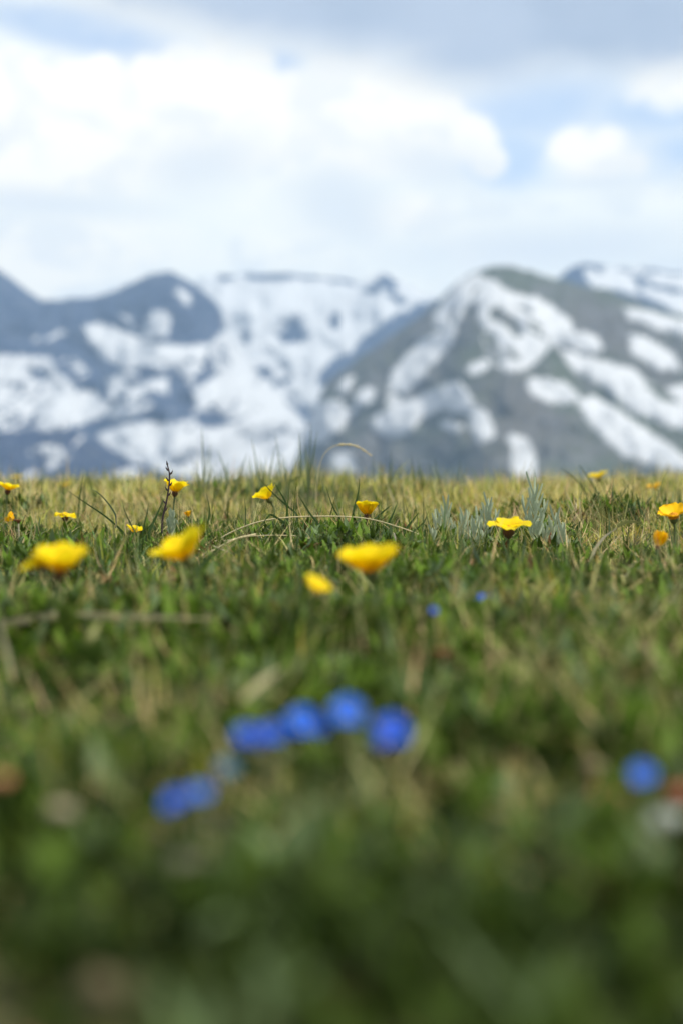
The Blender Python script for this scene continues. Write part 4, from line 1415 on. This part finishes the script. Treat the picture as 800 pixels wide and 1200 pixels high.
leafy_plant(122, 842, 0.36, 60, 110, 'bright green upright leafy plant above the pale stone in the left foreground', (0.085, 0.17, 0.035))
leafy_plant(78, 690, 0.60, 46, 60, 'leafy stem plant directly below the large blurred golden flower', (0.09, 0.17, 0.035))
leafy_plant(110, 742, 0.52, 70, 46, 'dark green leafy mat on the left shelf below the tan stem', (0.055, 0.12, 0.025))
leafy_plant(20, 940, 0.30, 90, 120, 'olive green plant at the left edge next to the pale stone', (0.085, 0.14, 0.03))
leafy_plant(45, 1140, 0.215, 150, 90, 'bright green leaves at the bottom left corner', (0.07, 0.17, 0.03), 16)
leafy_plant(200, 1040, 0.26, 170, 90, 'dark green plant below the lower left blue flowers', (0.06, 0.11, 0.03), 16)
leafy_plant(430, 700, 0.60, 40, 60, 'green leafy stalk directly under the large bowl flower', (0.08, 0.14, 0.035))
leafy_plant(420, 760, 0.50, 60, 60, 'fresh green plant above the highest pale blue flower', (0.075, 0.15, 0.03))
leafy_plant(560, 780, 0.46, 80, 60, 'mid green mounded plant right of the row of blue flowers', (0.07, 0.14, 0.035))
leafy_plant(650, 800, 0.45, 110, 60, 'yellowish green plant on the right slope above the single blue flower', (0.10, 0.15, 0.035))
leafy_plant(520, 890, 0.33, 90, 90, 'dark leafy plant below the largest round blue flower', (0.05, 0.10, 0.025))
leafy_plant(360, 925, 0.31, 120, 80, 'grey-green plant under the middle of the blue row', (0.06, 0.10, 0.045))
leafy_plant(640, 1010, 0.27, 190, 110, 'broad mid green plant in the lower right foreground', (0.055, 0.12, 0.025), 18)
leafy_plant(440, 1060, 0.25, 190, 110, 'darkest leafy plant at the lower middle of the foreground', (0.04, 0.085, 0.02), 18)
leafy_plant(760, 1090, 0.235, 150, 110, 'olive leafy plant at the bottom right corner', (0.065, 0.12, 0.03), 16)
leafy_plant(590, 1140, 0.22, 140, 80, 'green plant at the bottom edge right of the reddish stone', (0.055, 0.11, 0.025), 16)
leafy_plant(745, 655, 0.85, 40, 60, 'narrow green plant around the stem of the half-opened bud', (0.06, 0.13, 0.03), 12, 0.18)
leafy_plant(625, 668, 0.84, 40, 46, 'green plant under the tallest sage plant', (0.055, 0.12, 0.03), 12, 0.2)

# ------------------------------------------------------------------ stones and dried heads


def stone(px, py, d, wpx, hpx, label, col, seed):
    c = at(px, py, d)
    a_, h_ = wpx / F * d / 2, hpx / F * d / 2
    base = Vector((c.x, c.y, c.z - h_))
    vs, fs = [], []
    rings, S = 8, 14
    rr = np.random.default_rng(seed)
    ph = rr.uniform(0, 6, 6)
    for k in range(rings + 1):
        t_ = math.pi * k / rings
        for s_ in range(S):
            q = 2 * math.pi * s_ / S
            j_ = 1 + 0.12 * math.sin(2 * q + ph[0]) + 0.08 * math.sin(3 * q + ph[1] + t_) + 0.05 * math.sin(5 * q + ph[2] + 2 * t_)
            rad = (math.sin(t_) ** 0.7) * j_
            vs.append(Vector((math.cos(q) * rad * a_, math.sin(q) * rad * a_ * 0.8, h_ + math.cos(t_) * h_ * (1 + 0.1 * math.sin(q + ph[3])))))
    for k in range(rings):
        for s_ in range(S):
            s2 = (s_ + 1) % S
            fs.append((k * S + s_, (k + 1) * S + s_, (k + 1) * S + s2, k * S + s2))
    o = link('stone', py_mesh('stone', vs, fs), mat_plain('stone_surface', col, 0.85, 0.35, 350, 0, 1.0), None, base)
    o['label'] = label
    o['category'] = 'stone'
    o['group'] = 'small stones on the bare soil'
    return o


stone(72, 950, 0.30, 34, 16, 'pale cream stone in the left foreground', (0.25, 0.22, 0.15), 1)
stone(783, 964, 0.31, 56, 30, 'whitish lichen-grey stone below the single blue flower', (0.30, 0.34, 0.31), 3)
stone(710, 932, 0.33, 50, 14, 'rust red stone left of the single blue flower', (0.20, 0.06, 0.035), 4)
stone(795, 930, 0.33, 34, 20, 'small brick red stone at the right edge by the blue flower', (0.24, 0.06, 0.04), 5)
stone(700, 898, 0.36, 40, 12, 'brownish beige stone behind the rust red stone', (0.15, 0.12, 0.075), 6)
stone(395, 1170, 0.235, 90, 50, 'dull reddish brown stone at the bottom centre', (0.12, 0.055, 0.035), 7)
stone(128, 1160, 0.225, 60, 40, 'tan stone at the bottom left beside bright green leaves', (0.12, 0.10, 0.055), 8)
stone(4, 914, 0.32, 28, 16, 'orange-brown stone at the left edge', (0.28, 0.12, 0.06), 9)
stone(205, 1012, 0.285, 70, 16, 'grey flat stone below the lower left blue flowers', (0.085, 0.08, 0.06), 10)

m_head = mat_plain('dried_head', (0.26, 0.10, 0.05), 0.8, 0.4, 1200, 0.1, 1.0)


def dried_head(px, py, d, wpx, label):
    c = at(px, py, d)
    rad = wpx / F * d / 2
    base = Vector((c.x, c.y, float(zg(c.x, c.y)) - 0.001))
    if base.z > c.z - rad:
        base.z = c.z - rad * 2
    root = thing('dried_flower_head', label, 'dried flower', base, 'dried brown flower heads')
    hc = c - base
    v, f = tube([Vector((0, 0, 0)), hc * 0.5 + Vector((0.0006, 0, 0)), hc - Vector((0, 0, rad * .5))], 0.0007, 0.0006, 6)
    link('stem', py_mesh('stem', v, f), m_dry_g, root)
    for i in range(9):
        q = i * 2 * math.pi / 9
        v, f = petal_mesh(rad * 1.3, rad * 0.7, 1.1, random.random(), 4, 3, notch=0.2)
        M = Matrix.Rotation(q, 4, 'Z')
        link('bract', py_mesh('bract', [hc - Vector((0, 0, rad * .5)) + M @ p_ for p_ in v], f), m_head, root)
    return root


dried_head(268, 704, 0.80, 20, 'reddish dried flower head in the grass left of the low yellow flower')
dried_head(519, 768, 0.50, 32, 'rusty brown blurred dried flower head in the middle of the turf')
dried_head(258, 657, 0.95, 12, 'small reddish dried head right of the tilted blurred flower')
dried_head(622, 668, 0.93, 12, 'small pinkish brown dried head below the sage patch')
dried_head(22, 611, 1.18, 11, 'dark dried head beside the half-closed flower at the left')
